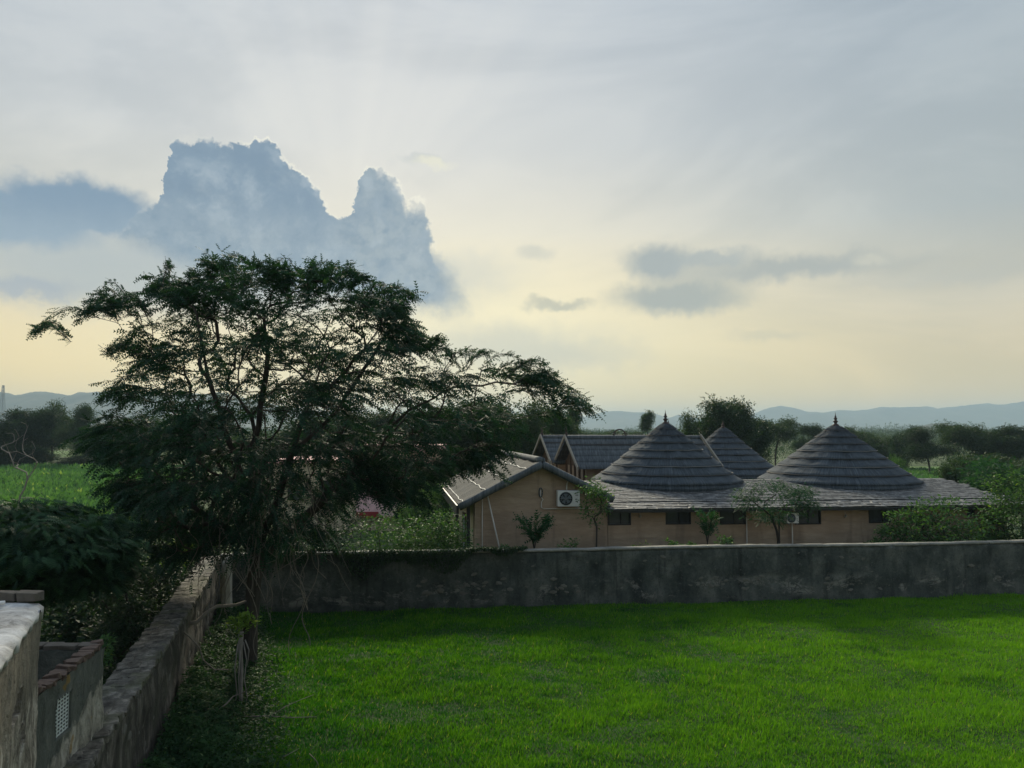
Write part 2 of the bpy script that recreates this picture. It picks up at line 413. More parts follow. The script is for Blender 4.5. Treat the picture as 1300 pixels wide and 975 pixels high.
def m_block(g):           # brown-beige plaster, ragged paler lower half
    x, y, z = g.sep(g.pos)
    n = g.noise(g.pos, 1.8, 6, 0.7, 0.3); n2 = g.noise(g.vmul(g.pos, (4, 4, 1.8)), 1.4, 7, 0.75, .6); n3 = g.noise(g.pos, 12.0, 5, 0.72)
    up = g.ramp(n2, [(0.35, (0.11, 0.10, 0.08)), (0.55, (0.21, 0.19, 0.15)), (0.72, (0.28, 0.255, 0.205))])
    dn = g.ramp(n2, [(0.36, (0.06, 0.055, 0.045)), (0.5, (0.28, 0.255, 0.21)), (0.62, (0.52, 0.49, 0.42))])
    edge = g.add(z, g.mul(g.sub(n, 0.5), 1.1))
    c = g.mix(g.smooth(edge, 3.12, 3.02), up, dn)
    c = g.mix(g.mul(g.smooth(n3, 0.58, 0.68), 0.75), c, (0.04, 0.037, 0.03))
    g.put(g.b.inputs['Base Color'], c); bump(g, g.add(n2, g.mul(n3, 0.6)), 0.9, 0.05)
M['block'] = mat('beige cracked plaster', m_block)
M['brick'] = plain('old red brick', (0.105, 0.075, 0.062), 0.9, 0.75, 12.0)
M['greybrick'] = plain('greyed brick', (0.10, 0.09, 0.078), 0.9, 0.6, 9.0)
M['concrete'] = plain('dark roof concrete', (0.045, 0.048, 0.046), 0.9, 0.5, 2.5)
M['jaali'] = plain('painted lattice', (0.55, 0.60, 0.58), 0.7, 0.2, 8.0)
M['void'] = plain('dark interior', (0.018, 0.018, 0.018), 0.95, 0.2, 3.0)
def m_mud(g):             # hand smeared mud plaster
    n = g.noise(g.vmul(g.pos, (0.8, 0.8, 3.2)), 1.6, 6, 0.6, 0.4); n2 = g.noise(g.pos, 0.7, 4, 0.6); n3 = g.noise(g.vmul(g.pos, (2.2, 2.2, .4)), 1.0, 4, .6)
    c = g.ramp(n, [(0.3, (0.31, 0.235, 0.172)), (0.55, (0.38, 0.29, 0.212)), (0.75, (0.44, 0.345, 0.255))])
    c = g.mix(g.mul(g.smooth(n2, 0.48, 0.68), 0.45), c, (0.25, 0.18, 0.125))
    c = g.mix(g.mul(g.smooth(n3, 0.52, 0.70), 0.5), c, (0.19, 0.145, 0.11))
    g.put(g.b.inputs['Base Color'], c); g.b.inputs['Roughness'].default_value = 0.95; bump(g, n, 0.8, 0.04)
M['mud'] = mat('tan mud plaster', m_mud)
M['cream'] = plain('cream plaster', (0.42, 0.36, 0.26), 0.9, 0.25, 2.0)
def m_thatch(g):          # radial straw, uses object space around the hut axis
    x, y, z = g.sep(g.obj); a = g.m('ARCTAN2', y, x)
    v = g.comb(g.mul(a, 34.0), 0.0, g.mul(z, 1.2))
    n = g.noise(v, 1.6, 5, 0.7); n2 = g.noise(g.obj, 0.8, 4, 0.6); n3 = g.noise(g.comb(g.mul(a, 7.0), 0.0, g.mul(z, .8)), 1.0, 4, 0.6)
    c = g.ramp(n, [(0.28, (0.024, 0.034, 0.045)), (0.5, (0.055, 0.072, 0.089)), (0.72, (0.125, 0.150, 0.170))])
    c = g.mix(g.mul(g.smooth(n3, 0.5, 0.7), 0.4), c, (0.038, 0.045, 0.054))
    c = g.mix(g.mul(g.smooth(n2, 0.55, 0.75), 0.35), c, (0.085, 0.092, 0.092))
    g.put(g.b.inputs['Base Color'], c); g.b.inputs['Roughness'].default_value = 0.9; bump(g, n, 0.9, 0.04)
M['thatch'] = mat('grey weathered thatch', m_thatch)
def m_sheet(g, k=(9.0, 0.8, 0.8)):           # straight thatch sheets
    n = g.noise(g.vmul(g.pos, k), 1.6, 5, 0.7); n2 = g.noise(g.pos, 0.9, 4, 0.6)
    c = g.ramp(n, [(0.3, (0.040, 0.050, 0.058)), (0.5, (0.080, 0.094, 0.105)), (0.72, (0.145, 0.163, 0.175))])
    c = g.mix(g.mul(g.smooth(n2, 0.5, 0.7), 0.4), c, (0.085, 0.088, 0.09))
    g.put(g.b.inputs['Base Color'], c); bump(g, n, 0.8, 0.03)
M['sheet'] = mat('straight grey thatch', m_sheet)
def m_sheetx(g):
    n = g.noise(g.vmul(g.pos, (0.8, 9.0, 0.8)), 1.6, 5, 0.7); n2 = g.noise(g.pos, 1.3, 5, 0.6)
    c = g.ramp(n, [(0.3, (0.020, 0.024, 0.026)), (0.5, (0.045, 0.050, 0.052)), (0.72, (0.095, 0.10, 0.10))]); c = g.mix(g.mul(g.smooth(n2, .5, .7), .5), c, (.03, .034, .036))
    g.put(g.b.inputs['Base Color'], c); g.b.inputs['Specular IOR Level'].default_value = .1; bump(g, n, .8, .03)
M['sheetx'] = mat('cross grey thatch', m_sheetx)
M['rope'] = plain('thatch binding', (0.17, 0.175, 0.175), 0.8, 0.35, 4.0)
M['darkrope'] = plain('dark thatch binding', (0.055, 0.056, 0.058), 0.8, 0.3, 4.0)
M['finial'] = plain('dark red finial', (0.055, 0.038, 0.036), 0.6, 0.2, 6.0)
def m_slate(g):
    n = g.noise(g.vmul(g.pos, (3, 3, 3)), 1.4, 5, 0.7)
    c = g.ramp(n, [(0.34, (0.040, 0.045, 0.050)), (0.5, (0.115, 0.12, 0.125)), (0.68, (0.30, 0.305, 0.305))])
    g.put(g.b.inputs['Base Color'], c); g.b.inputs['Roughness'].default_value = 0.6; bump(g, n, 0.7, 0.02)
M['slate'] = mat('pale reed shingle', m_slate)
M['bargeboard'] = plain('weathered board', (0.075, 0.075, 0.072), 0.85, 0.3, 5.0)
M['palebarge'] = plain('pale weathered board', (0.26, 0.24, 0.20), 0.85, 0.3, 5.0)
M['palestrip'] = plain('pale batten', (0.50, 0.49, 0.46), 0.7, 0.3, 3.0)
M['wood'] = plain('brown timber', (0.10, 0.065, 0.042), 0.8, 0.3, 4.0)
M['darkframe'] = plain('dark window frame', (0.022, 0.024, 0.028), 0.5, 0.2, 5.0)
def m_glass(g):
    n = g.noise(g.vmul(g.pos, (7, 7, 0.6)), 1.0, 3, 0.6)
    g.put(g.b.inputs['Base Color'], g.mix(n, (0.022, 0.027, 0.034), (0.07, 0.08, 0.095)))
    g.b.inputs['Roughness'].default_value = 0.12; g.b.inputs['Specular IOR Level'].default_value = 0.5
M['glass'] = mat('dark window glass', m_glass)
M['white'] = plain('white enamel', (0.62, 0.63, 0.62), 0.4, 0.06, 4.0)
M['acgrille'] = plain('fan grille', (0.05, 0.07, 0.085), 0.5, 0.2, 6.0)
M['pvc'] = plain('white pipe', (0.55, 0.53, 0.49), 0.5, 0.1, 4.0)
M['pinkwall'] = plain('pink painted wall', (0.62, 0.36, 0.36), 0.8, 0.2, 1.2)
M['pinkcloth'] = plain('pink patterned cloth', (0.78, 0.50, 0.52), 0.8, 0.4, 3.0)
M['red'] = plain('deep red band', (0.24, 0.025, 0.03), 0.7, 0.2, 3.0)
M['lattice'] = plain('galvanised steel', (0.20, 0.22, 0.24), 0.5, 0.1, 3.0)

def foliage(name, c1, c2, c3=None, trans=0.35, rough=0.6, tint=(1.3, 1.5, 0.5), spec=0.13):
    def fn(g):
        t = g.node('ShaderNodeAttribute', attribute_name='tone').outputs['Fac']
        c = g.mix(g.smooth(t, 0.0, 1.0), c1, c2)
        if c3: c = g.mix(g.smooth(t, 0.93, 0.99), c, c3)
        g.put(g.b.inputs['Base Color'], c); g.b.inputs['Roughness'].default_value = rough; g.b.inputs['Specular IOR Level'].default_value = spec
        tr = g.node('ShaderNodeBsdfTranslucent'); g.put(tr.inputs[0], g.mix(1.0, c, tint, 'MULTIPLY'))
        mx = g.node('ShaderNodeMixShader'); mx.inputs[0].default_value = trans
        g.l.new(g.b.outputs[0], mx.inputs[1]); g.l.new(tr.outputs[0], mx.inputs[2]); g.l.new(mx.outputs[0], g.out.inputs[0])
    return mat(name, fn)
M['acacia'] = foliage('acacia leaf', (0.012, 0.040, 0.028), (0.034, 0.085, 0.050), (0.08, 0.15, 0.06), 0.24)
M['fartree'] = foliage('far foliage', (0.028, 0.055, 0.030), (0.060, 0.098, 0.045), (0.10, 0.13, 0.05), 0.22)
M['darktree'] = foliage('dark foliage', (0.020, 0.042, 0.026), (0.045, 0.080, 0.042), None, 0.2)
M['bush'] = foliage('bush foliage', (0.040, 0.095, 0.040), (0.100, 0.190, 0.062), (0.22, 0.30, 0.06), 0.30)
M['bright'] = foliage('bright foliage', (0.09, 0.17, 0.03), (0.20, 0.30, 0.05), (0.42, 0.44, 0.08), 0.35)
M['canopy'] = foliage('feather canopy', (0.014, 0.042, 0.028), (0.055, 0.120, 0.058), None, 0.2)
M['papaya'] = foliage('soft canopy', (0.018, 0.062, 0.032), (0.042, 0.115, 0.050), None, 0.28)
M['weed'] = foliage('weed leaf', (0.018, 0.050, 0.022), (0.045, 0.105, 0.036), (0.13, 0.19, 0.08), 0.25, .7, (1.3, 1.5, .5), .1)
M['grass'] = foliage('lawn grass', (0.013, 0.095, 0.012), (0.122, 0.300, 0.016), (0.28, 0.33, 0.09), 0.42, 0.6, (1.35, 1.35, 0.35), .12)
M['crop'] = foliage('crop leaf', (0.055, 0.130, 0.062), (0.100, 0.205, 0.085), (0.22, 0.30, 0.12), 0.35)
def m_bark(g):
    n = g.noise(g.vmul(g.pos, (6, 6, 1.2)), 2.0, 6, 0.7)
    g.put(g.b.inputs['Base Color'], g.ramp(n, [(0.3, (0.022, 0.020, 0.018)), (0.6, (0.055, 0.048, 0.042)), (0.8, (0.10, 0.092, 0.08))])); bump(g, n, 1.0, 0.04)
M['bark'] = mat('dark bark', m_bark)
M['palebark'] = plain('pale peeled wood', (0.20, 0.185, 0.165), 0.85, 0.4, 9.0)
M['vine'] = plain('dry vine', (0.16, 0.145, 0.125), 0.9, 0.4, 6.0)
def m_soil(g):
    n = g.noise(g.pos, 0.8, 6, 0.6); n2 = g.noise(g.pos, 6.0, 4, 0.6)
    c = g.mix(n, (0.012, 0.035, 0.008), (0.03, 0.075, 0.010)); c = g.mix(g.mul(g.smooth(n2, .5, .8), .4), c, (0.02, 0.018, 0.01))
    g.put(g.b.inputs['Base Color'], c); g.b.inputs['Roughness'].default_value = 1.0; bump(g, n2, 0.6, 0.03)
M['soil'] = mat('lawn thatch soil', m_soil)
def m_ground(g):
    n = g.noise(g.pos, 0.012, 5, 0.6); n2 = g.noise(g.pos, 0.25, 6, 0.65); n3 = g.noise(g.pos, 3.0, 4, 0.6)
    c = g.ramp(n, [(0.35, (0.040, 0.075, 0.028)), (0.5, (0.065, 0.11, 0.035)), (0.62, (0.11, 0.115, 0.06))])
    c = g.mix(g.mul(g.smooth(n2, 0.5, 0.7), 0.5), c, (0.13, 0.11, 0.075)); c = g.mix(g.mul(n3, .4), c, (0.03, 0.05, 0.02))
    g.put(g.b.inputs['Base Color'], c); g.b.inputs['Roughness'].default_value = 1.0; bump(g, n3, 0.5, 0.05)
M['ground'] = mat('scrubby ground', m_ground)
def m_field(g):
    n = g.noise(g.vmul(g.pos, (1, .4, 1)), 0.35, 6, 0.65); n2 = g.noise(g.pos, 2.5, 4, 0.6)
    c = g.mix(n, (0.05, 0.12, 0.03), (0.12, 0.21, 0.05)); c = g.mix(g.mul(n2, .35), c, (0.04, 0.09, 0.02))
    g.put(g.b.inputs['Base Color'], c); g.b.inputs['Roughness'].default_value = 1.0; bump(g, n2, 0.5, 0.08)
M['field'] = mat('green field', m_field)
def m_hill(g):
    n = g.noise(g.pos, 0.012, 6, 0.65); n2 = g.noise(g.pos, 0.002, 4, 0.6)
    c = g.ramp(n, [(0.35, (0.030, 0.045, 0.030)), (0.55, (0.060, 0.070, 0.045)), (0.7, (0.11, 0.10, 0.075))])
    g.put(g.b.inputs['Base Color'], c); g.b.inputs['Roughness'].default_value = 1.0
M['hill'] = mat('scrub covered hill', m_hill)

# ------------------------------------------------------------------ ground, fields, hills, haze
def struct(name, me): o = link(name, me); tag(o, kind='structure'); return o
def grid_mesh(name, xs, ys, zf, m, smooth=True):
    X, Y = np.meshgrid(xs, ys); Z = np.vectorize(zf)(X, Y); V = np.stack([X, Y, Z], -1).reshape(-1, 3)
    nx, ny = len(xs), len(ys); i = np.arange(nx * ny).reshape(ny, nx)
    Fc = np.stack([i[:-1, :-1], i[:-1, 1:], i[1:, 1:], i[1:, :-1]], -1).reshape(-1, 4)
    return np_mesh(name, V, Fc, m, smooth=smooth)
gx = np.concatenate([-np.geomspace(6000, 40, 24), np.linspace(-36, 36, 13), np.geomspace(40, 6000, 24)])
gy = np.concatenate([[-300, -100, -30, 0], np.linspace(10, 60, 9), np.geomspace(70, 7000, 30)])
struct('ground', grid_mesh('ground', gx, gy, lambda x, y: -0.03, M['ground']))

# compound axes
TH = R(6.1); U = Vector((math.cos(TH), math.sin(TH), 0)); W = Vector((-math.sin(TH), math.cos(TH), 0))
WALL0 = Vector((-9.0, 23.95, 0))           # far corner, front face line of the back wall
def wall_y(x): return WALL0.y + (x - WALL0.x) * math.tan(TH)
SW0 = Vector((-8.2, 21.2, 0)); SWS = -0.27  # lawn face of the side wall
def side_x(y): return SW0.x + SWS * (y - SW0.y)
def lawn_h(x, y):
    return 0.05 + 0.085 * noise.noise(Vector((x * 0.33, y * 0.5, 1.0))) + 0.045 * noise.noise(Vector((x * 1.1, y * 1.6, 4.0))) + 0.02 * noise.noise(Vector((x * 3, y * 3, 9.0)))
def lawn_grid(nx, ny):
    V = []; 
    for j in range(ny):
        y01 = j / (ny - 1)
        for i in range(nx):
            t = i / (nx - 1)
            # left edge follows the side wall, back edge follows the back wall
            yb = 7.0 + y01 * 19.0
            x0 = side_x(yb) + 0.05; x = x0 + t * (24.0 - x0); y = 7.0 + y01 * (wall_y(x) - 0.0 - 7.0)
            V.append((x, y, lawn_h(x, y)))
    i = np.arange(nx * ny).reshape(ny, nx)
    Fc = np.stack([i[:-1, :-1], i[:-1, 1:], i[1:, 1:], i[1:, :-1]], -1).reshape(-1, 4)
    return np_mesh('lawn', V, Fc, M['soil'], smooth=True)
struct('lawn', lawn_grid(150, 100))

def field(name, pts, z=0.01):
    me = bpy.data.meshes.new(name); me.from_pydata([(p.x, p.y, z) for p in pts], [], [tuple(range(len(pts)))]); me.materials.append(M['field']); me.update()
    return struct(name, me)
field('crop_field', [gr(-900, 655), gr(260, 655), gr(215, 590), gr(-700, 590)])
field('far_field', [gr(-90, 580), gr(230, 580), gr(215, 572), gr(-60, 572)])
field('green_field', [gr(1125, 640), gr(1330, 640), gr(1262, 600), gr(1128, 600)])
field('narrow_field', [gr(1090, 597), gr(1260, 597), gr(1245, 592), gr(1100, 592)])

def hills(pts, dist, depth, seed, amp=0.12):
    "ridge line given as photo points, built as a massif with front and back slopes"
    zs = []; P = []
    P0 = [at(px, py, dist) for px, py in pts]
    xs = np.linspace(P0[0].x, P0[-1].x, 520); hz = np.interp(xs, [p.x for p in P0], [p.z for p in P0])
    ts = np.array([-1, -0.8, -0.62, -0.45, -0.3, -0.18, -0.08, 0, 0.1, 0.3, 0.6, 1.0])
    V = []
    for t in ts:
        for x, h in zip(xs, hz):
            prof = (1 - abs(t)) ** 1.25
            n = noise.fractal(Vector((x / (depth * 0.35), t * 3.0, seed)), 0.7, 2.0, 4)
            z = h * prof * (1 + (0.55 * n * abs(t) * 2 if abs(t) < .5 else .55 * n)) 
            if t == 0: z = h * 1.03 + 0.035 * h * noise.fractal(Vector((x / (dist * .03), 0, seed)), 0.6, 2.0, 5)
            elif z > h * 0.95: z = h * 0.95
            V.append((x + 0.1 * depth * n * abs(t), dist + t * depth, max(z, 0) if abs(t) < 1 else -1))
    nx, ny = len(xs), len(ts); i = np.arange(nx * ny).reshape(ny, nx)
    Fc = np.stack([i[:-1, :-1], i[:-1, 1:], i[1:, 1:], i[1:, :-1]], -1).reshape(-1, 4)
    return struct('hills', np_mesh('hills', V, Fc, M['hill'], smooth=True))
hills([(-500, 512), (-250, 500), (-120, 508), (0, 499), (20, 502), (45, 499), (70, 500), (88, 503), (100, 500), (140, 498), (200, 503), (280, 500), (350, 515), (430, 528), (480, 546)], 2300, 500, 2.0)
hills([(560, 548), (640, 540), (700, 536), (746, 529), (768, 522.6), (815, 523.7), (830, 525), (841, 529), (850, 531), (861, 527), (873, 530), (900, 534), (940, 531), (951, 527), (978, 518), (991, 516), (1010, 519), (1025, 523),
       (1046, 525), (1065, 521), (1083, 522), (1101, 521), (1120, 517), (1143, 518), (1177, 516.5), (1190, 519.6), (1221, 515.7), (1248, 513.6), (1268, 514.4), (1300, 511), (1400, 505), (1550, 515), (1800, 540)], 4300, 900, 5.0)
hills([(1120, 549), (1150, 547), (1159, 545), (1169, 542), (1180, 538.5), (1188, 537.5), (1197, 539.5), (1205, 543), (1213, 548), (1240, 549)], 1300, 160, 8.0)

def haze():
    x0, x1, y0, y1, z0, z1 = -6200, 6200, -320, 7100, -2.0, 175.0
    def fn(g):
        g.n.remove(g.b); v = g.node('ShaderNodeVolumePrincipled')
        v.inputs['Color'].default_value = (0.62, 0.82, 1.0, 1); v.inputs['Density'].default_value = HAZE; v.inputs['Anisotropy'].default_value = 0.0
        g.l.new(v.outputs[0], g.out.inputs['Volume'])
    m = mat('haze air', fn)
    o = MB().box(x0, x1, y0, y1, z0, z1).build('haze', m); tag(o, 'thin pale blue evening haze over the whole valley', 'haze', kind='stuff')
HAZE = 0.00024
haze()

# ------------------------------------------------------------------ compound wall (back)
def P(s, d, z=0.0):       # compound coordinates: s along the back wall from its left corner, d behind its face
    return WALL0 + U * s + W * d + Vector((0, 0, z))
bw = thing('boundary_wall', P(14, 0.2), 'long dark weathered boundary wall with pale flaked patches behind the lawn', 'wall')
def rough_wall(name, A, B, thick, h0f, m, parent, step=0.12, amp=0.03, seed=1.0, inward=None):
    "wall from A to B with a rough front face, top and back; h0f(s) gives its height"
    A, B = Vector(A), Vector(B); L = (B - A).length; t = (B - A).normalized(); nrm = Vector((t.y, -t.x, 0))   # front normal
    ns = max(2, int(L / step)); rows = []
    prof = [(0, k / 14) for k in range(15)] + [(0.33, 1), (0.66, 1)] + [(1, 1 - k / 5) for k in range(6)]
    V = []
    for i in range(ns + 1):
        s = L * i / ns; h = h0f(s)
        for (d, u) in prof:
            p = A + t * s - nrm * (thick * d); zz = h * u - (0.15 if u == 0 else 0)
            e = noise.fractal(Vector((s * 1.4, zz * 2.0 + d * 5, seed)), 0.7, 2.2, 4) * amp
            edge = -0.02 if (u == 1 and d in (0, 1)) else 0
            p = p + nrm * ((e + edge) if d < .5 else -(e + edge)); V.append((p.x, p.y, zz + (e * 0.8 if u == 1 else 0)))
    n2 = len(prof); i = np.arange((ns + 1) * n2).reshape(ns + 1, n2)
    Fc = np.stack([i[:-1, :-1], i[1:, :-1], i[1:, 1:], i[:-1, 1:]], -1).reshape(-1, 4)
    me = np_mesh(name, V, Fc, m, smooth=False)
    b = bmesh.new(); b.from_mesh(me)
    b.verts.ensure_lookup_table()
    for k in (0, ns): b.faces.new([b.verts[k * n2 + j] for j in (range(n2) if k == 0 else reversed(range(n2)))])
    bmesh.ops.recalc_face_normals(b, faces=b.faces); b.to_mesh(me); b.free()
    return link(name, me, parent)
import bmesh
HB = 1.80
rough_wall('wall_body', P(0, 0), P(36, 0), 0.36, lambda s: HB + 0.015 * math.sin(s * 0.5) + 0.02 * fbm(s, 0, 0.8), M['oldwall'], bw, 0.12, 0.035)
# lime coping, slightly proud and broken along its edge
def strip(name, A, B, thick, over, z0, hgt, m, parent, step=0.15, seed=3.0, amp=0.02):
    A, B = Vector(A), Vector(B); L = (B - A).length; t = (B - A).normalized(); nrm = Vector((t.y, -t.x, 0)); ns = int(L / step); V = []
    for i in range(ns + 1):
        s = L * i / ns; e1 = noise.fractal(Vector((s * 2.3, 0, seed)), 0.7, 2, 4) * amp; e2 = noise.fractal(Vector((s * 2.3, 7, seed)), .7, 2, 4) * amp; e3 = noise.fractal(Vector((s * 1.1, 3, seed)), .7, 2, 4) * amp
        zb = z0(s) if callable(z0) else z0
        for d, z in ((over + e1, -0.02), (over * 0.8 + e1, hgt + e3), (-thick * .5, hgt * 1.15 + e3), (-thick - over * .8 - e2, hgt + e3), (-thick - over - e2, -0.02)):
            p = A + t * s + nrm * d; V.append((p.x, p.y, zb + z))
    i = np.arange((ns + 1) * 5).reshape(ns + 1, 5)
    Fc = np.concatenate([np.stack([i[:-1, :-1], i[1:, :-1], i[1:, 1:], i[:-1, 1:]], -1).reshape(-1, 4), np.stack([i[:-1, 4], i[1:, 4], i[1:, 0], i[:-1, 0]], -1)])
    return link(name, np_mesh(name, V, Fc, m), parent)
strip('coping', P(0, 0), P(36, 0), 0.36, 0.022, lambda s: HB + 0.015 * math.sin(s * 0.5) + 0.012, 0.035, M['coping'], bw)
def rock_mesh(name, m, seed, sx=1, sy=1, sz=1):
    b = bmesh.new(); bmesh.ops.create_icosphere(b, subdivisions=1, radius=0.5)
    for v in b.verts:
        v.co *= 1 + 0.35 * noise.noise(v.co * 1.7 + Vector((seed, 0, 0))); v.co = Vector((v.co.x * sx, v.co.y * sy, v.co.z * sz))
    me = bpy.data.meshes.new(name); b.to_mesh(me); b.free(); me.materials.append(m); return me
def cobble(name, m, seed, sub=0.13):
    "irregular box stone, 12-50 triangles"
    r = random.Random(seed); b = bmesh.new(); bmesh.ops.create_cube(b, size=1.0)
    bmesh.ops.subdivide_edges(b, edges=b.edges[:], cuts=0)
    for v in b.verts: v.co += Vector([r.uniform(-sub, sub) for _ in range(3)])
    bmesh.ops.bevel(b, geom=b.edges[:], offset=0.06, segments=1, affect='EDGES')
    me = bpy.data.meshes.new(name); b.to_mesh(me); b.free(); me.materials.append(m); return me
rocks = [rock_mesh('stone', M['palestone'], k * 3.1, 1, 0.28, 0.62) for k in range(5)]
def stone_at(meshes, parent, loc, sc_, rz, k, name='stone'):
    o = bpy.data.objects.new(name, meshes[k % len(meshes)]); col.objects.link(o); o.parent = parent
    o.location = Vector(loc) - wloc(parent); o.rotation_euler = rz if isinstance(rz, tuple) else (0, 0, rz); o.scale = sc_
    return o
rr = random.Random(5)
def patch_stones(px0, px1, py0, py1, n):
    for k in range(n):
        px = rr.uniform(px0, px1); py = rr.uniform(py0, py1)
        x = at(px, py, 25).x; y = wall_y(x); p = at(px, py, wall_y(at(px, py, 25.0).x)); y = wall_y(p.x)
        if p.z < 0.1 or p.z > 1.6: continue
        s = rr.uniform(0.06, 0.21)
        stone_at(rocks, bw, (p.x, y - 0.012, p.z), (s * 1.3, s * 0.42, s), (rr.uniform(-.1, .1), rr.uniform(-.5, .5), TH), k)
patch_stones(525, 625, 738, 758, 22); patch_stones(630, 735, 728, 752, 16); patch_stones(890, 985, 732, 748, 22); patch_stones(990, 1130, 728, 750, 12)
patch_stones(560, 1290, 700, 750, 24)

# ------------------------------------------------------------------ side wall
sw = thing('side_wall', (side_x(16) - .25, 16, 0), 'old lime streaked stone wall running from the corner towards the shed on the left', 'wall')
B_ = Vector((side_x(23.6), 23.6, 0)); A_ = Vector((side_x(7.2), 7.2, 0)); L_ = (A_ - B_).length
def h_side(s): return 1.74 + 0.10 * math.exp(-((L_ - s - 0.5) / 2.2) ** 2) + 0.03 * fbm(s, 0, 0.9)
rough_wall('wall_body', A_, B_, 0.50, h_side, M['sidewall'], sw, 0.10, 0.05, 6.0)
stones = [cobble('coping_stone', M['stone'], k) for k in range(6)]
L_ = (A_ - B_).length; tdir = (B_ - A_).normalized(); ndir = Vector((tdir.y, -tdir.x, 0)); ang = math.atan2(tdir.y, tdir.x)
s_ = 0.1; k = 0
while s_ < L_ - 0.2:
    stp = rr.uniform(0.14, 0.22)
    for d0, wd in ((-0.07, 0.24), (-0.26, 0.22), (-0.43, 0.20)):
        p = A_ + tdir * (s_ + rr.uniform(-.04, .04)) + ndir * (-0.0 + d0 + rr.uniform(-.02, .02))
        stone_at(stones, sw, (p.x, p.y, h_side(s_) + 0.015 + rr.uniform(-.012, .02)), (stp * 1.15, wd * rr.uniform(.85, 1.15), rr.uniform(.07, .11)), (rr.uniform(-.08, .08), rr.uniform(-.22, .05), ang + rr.uniform(-.18, .18)), k, 'coping_stone'); k += 1
    s_ += stp
# a few stones showing through the plaster of the lawn face
for k in range(40):
    s0 = rr.uniform(4.0, 16.5); z0 = rr.uniform(0.2, 1.5); p = A_ + tdir * s0 + ndir * -0.005
    s1 = rr.uniform(.1, .24); stone_at(rocks, sw, (p.x, p.y, z0), (s1 * 1.3, s1 * .4, s1), (0, rr.uniform(-.4, .4), ang), k)
# pale pier at the corner
pier = MB(); c0 = at(288, 745, 22.6)
V0 = []
prof_ = [(0.20, 0.0), (0.19, 0.5), (0.175, 1.0), (0.17, 1.5), (0.15, 1.85), (0.10, 1.98), (0.02, 2.02)]
pier.lathe((c0.x, c0.y, 0), prof_, 9)
pr = pier.build('gate_pier', M['whitewash'], None, False); me = pr.data
for v in me.vertices: v.co += Vector((1, 1, 0)) * 0.05 * noise.noise(v.co * 2.3)
recenter(pr); tag(pr, 'short pale whitewashed pier at the far corner where the two walls meet', 'pillar')

# ------------------------------------------------------------------ flat roofed block and little shed, far left
def grid_face(name, A, B, zlo, zhi, m, parent, step, hole=None, depth=0.22, amp=0.012, seed=0.0, topf=None):
    "upright face from A to B as a grid with real relief; cells inside hole(s,z) are cut out and lined"
    A, B = Vector(A), Vector(B); L = (B - A).length; t = (B - A).normalized(); nrm = Vector((t.y, -t.x, 0))
    ns = int(L / step); nz = int((zhi - zlo) / step); V = []; Fc = []; idx = {}
    def vid(i, j):
        if (i, j) not in idx:
            s = L * i / ns; z = zlo + (zhi - zlo) * j / nz
            e = amp * noise.fractal(Vector((s * 3, z * 1.5, seed)), 0.7, 2.1, 5)
            p = A + t * s + nrm * e; idx[(i, j)] = len(V); V.append((p.x, p.y, z))
        return idx[(i, j)]
    def inh(i, j): return hole is not None and hole(L * (i + .5) / ns, zlo + (zhi - zlo) * (j + .5) / nz)
    bv = {}
    def bid(i, j):
        if (i, j) not in bv:
            p = Vector(V[vid(i, j)]) - nrm * depth; bv[(i, j)] = len(V); V.append(tuple(p))
        return bv[(i, j)]
    for i in range(ns):
        for j in range(nz):
            if not inh(i, j): Fc.append((vid(i, j), vid(i + 1, j), vid(i + 1, j + 1), vid(i, j + 1)))
            else:
                if not inh(i - 1, j): Fc.append((vid(i, j), vid(i, j + 1), bid(i, j + 1), bid(i, j)))
                if not inh(i + 1, j): Fc.append((vid(i + 1, j), vid(i + 1, j + 1), bid(i + 1, j + 1), bid(i + 1, j)))
                if not inh(i, j - 1): Fc.append((vid(i, j), vid(i + 1, j), bid(i + 1, j), bid(i, j)))
                if not inh(i, j + 1): Fc.append((vid(i, j + 1), vid(i + 1, j + 1), bid(i + 1, j + 1), bid(i, j + 1)))
    return link(name, np_mesh(name, V, Fc, m), parent)
# block: C corner, face runs towards the camera
C1 = Vector((-4.95, 8.2, 0)); D1 = C1 + Vector((0.444, -1, 0)) * 4.6; ZB = 3.90
blk = thing('flat_roofed_block', (-6.4, 6.5, 0), 'tall beige plastered block with a whitewashed flat roof at the lower left corner', 'building')
t1 = (D1 - C1).normalized(); n1_ = Vector((-t1.y, t1.x, 0)) * -1      # outward (towards the lawn)
n1_ = Vector((t1.y, -t1.x, 0)); 
if n1_.x < 0: n1_ = -n1_
def hole1(s, z):
    # ragged triangular hole with crumbled plaster below it
    e = .03 * noise.noise(Vector((s * 11, z * 14, 2)))
    tri = 1.0 < s < 1.56 and z < 3.34 - (s - 1.0) * .28 + e and z > 3.09 + .12 * max(0, s - 1.3) + e * .6 and z > 3.34 - (s - .96) * 3.2
    return tri or (((s - .92) / .17) ** 2 + ((z - 2.86) / .16) ** 2 < .55 + 1.1 * noise.noise(Vector((s * 9, z * 9, 1))))
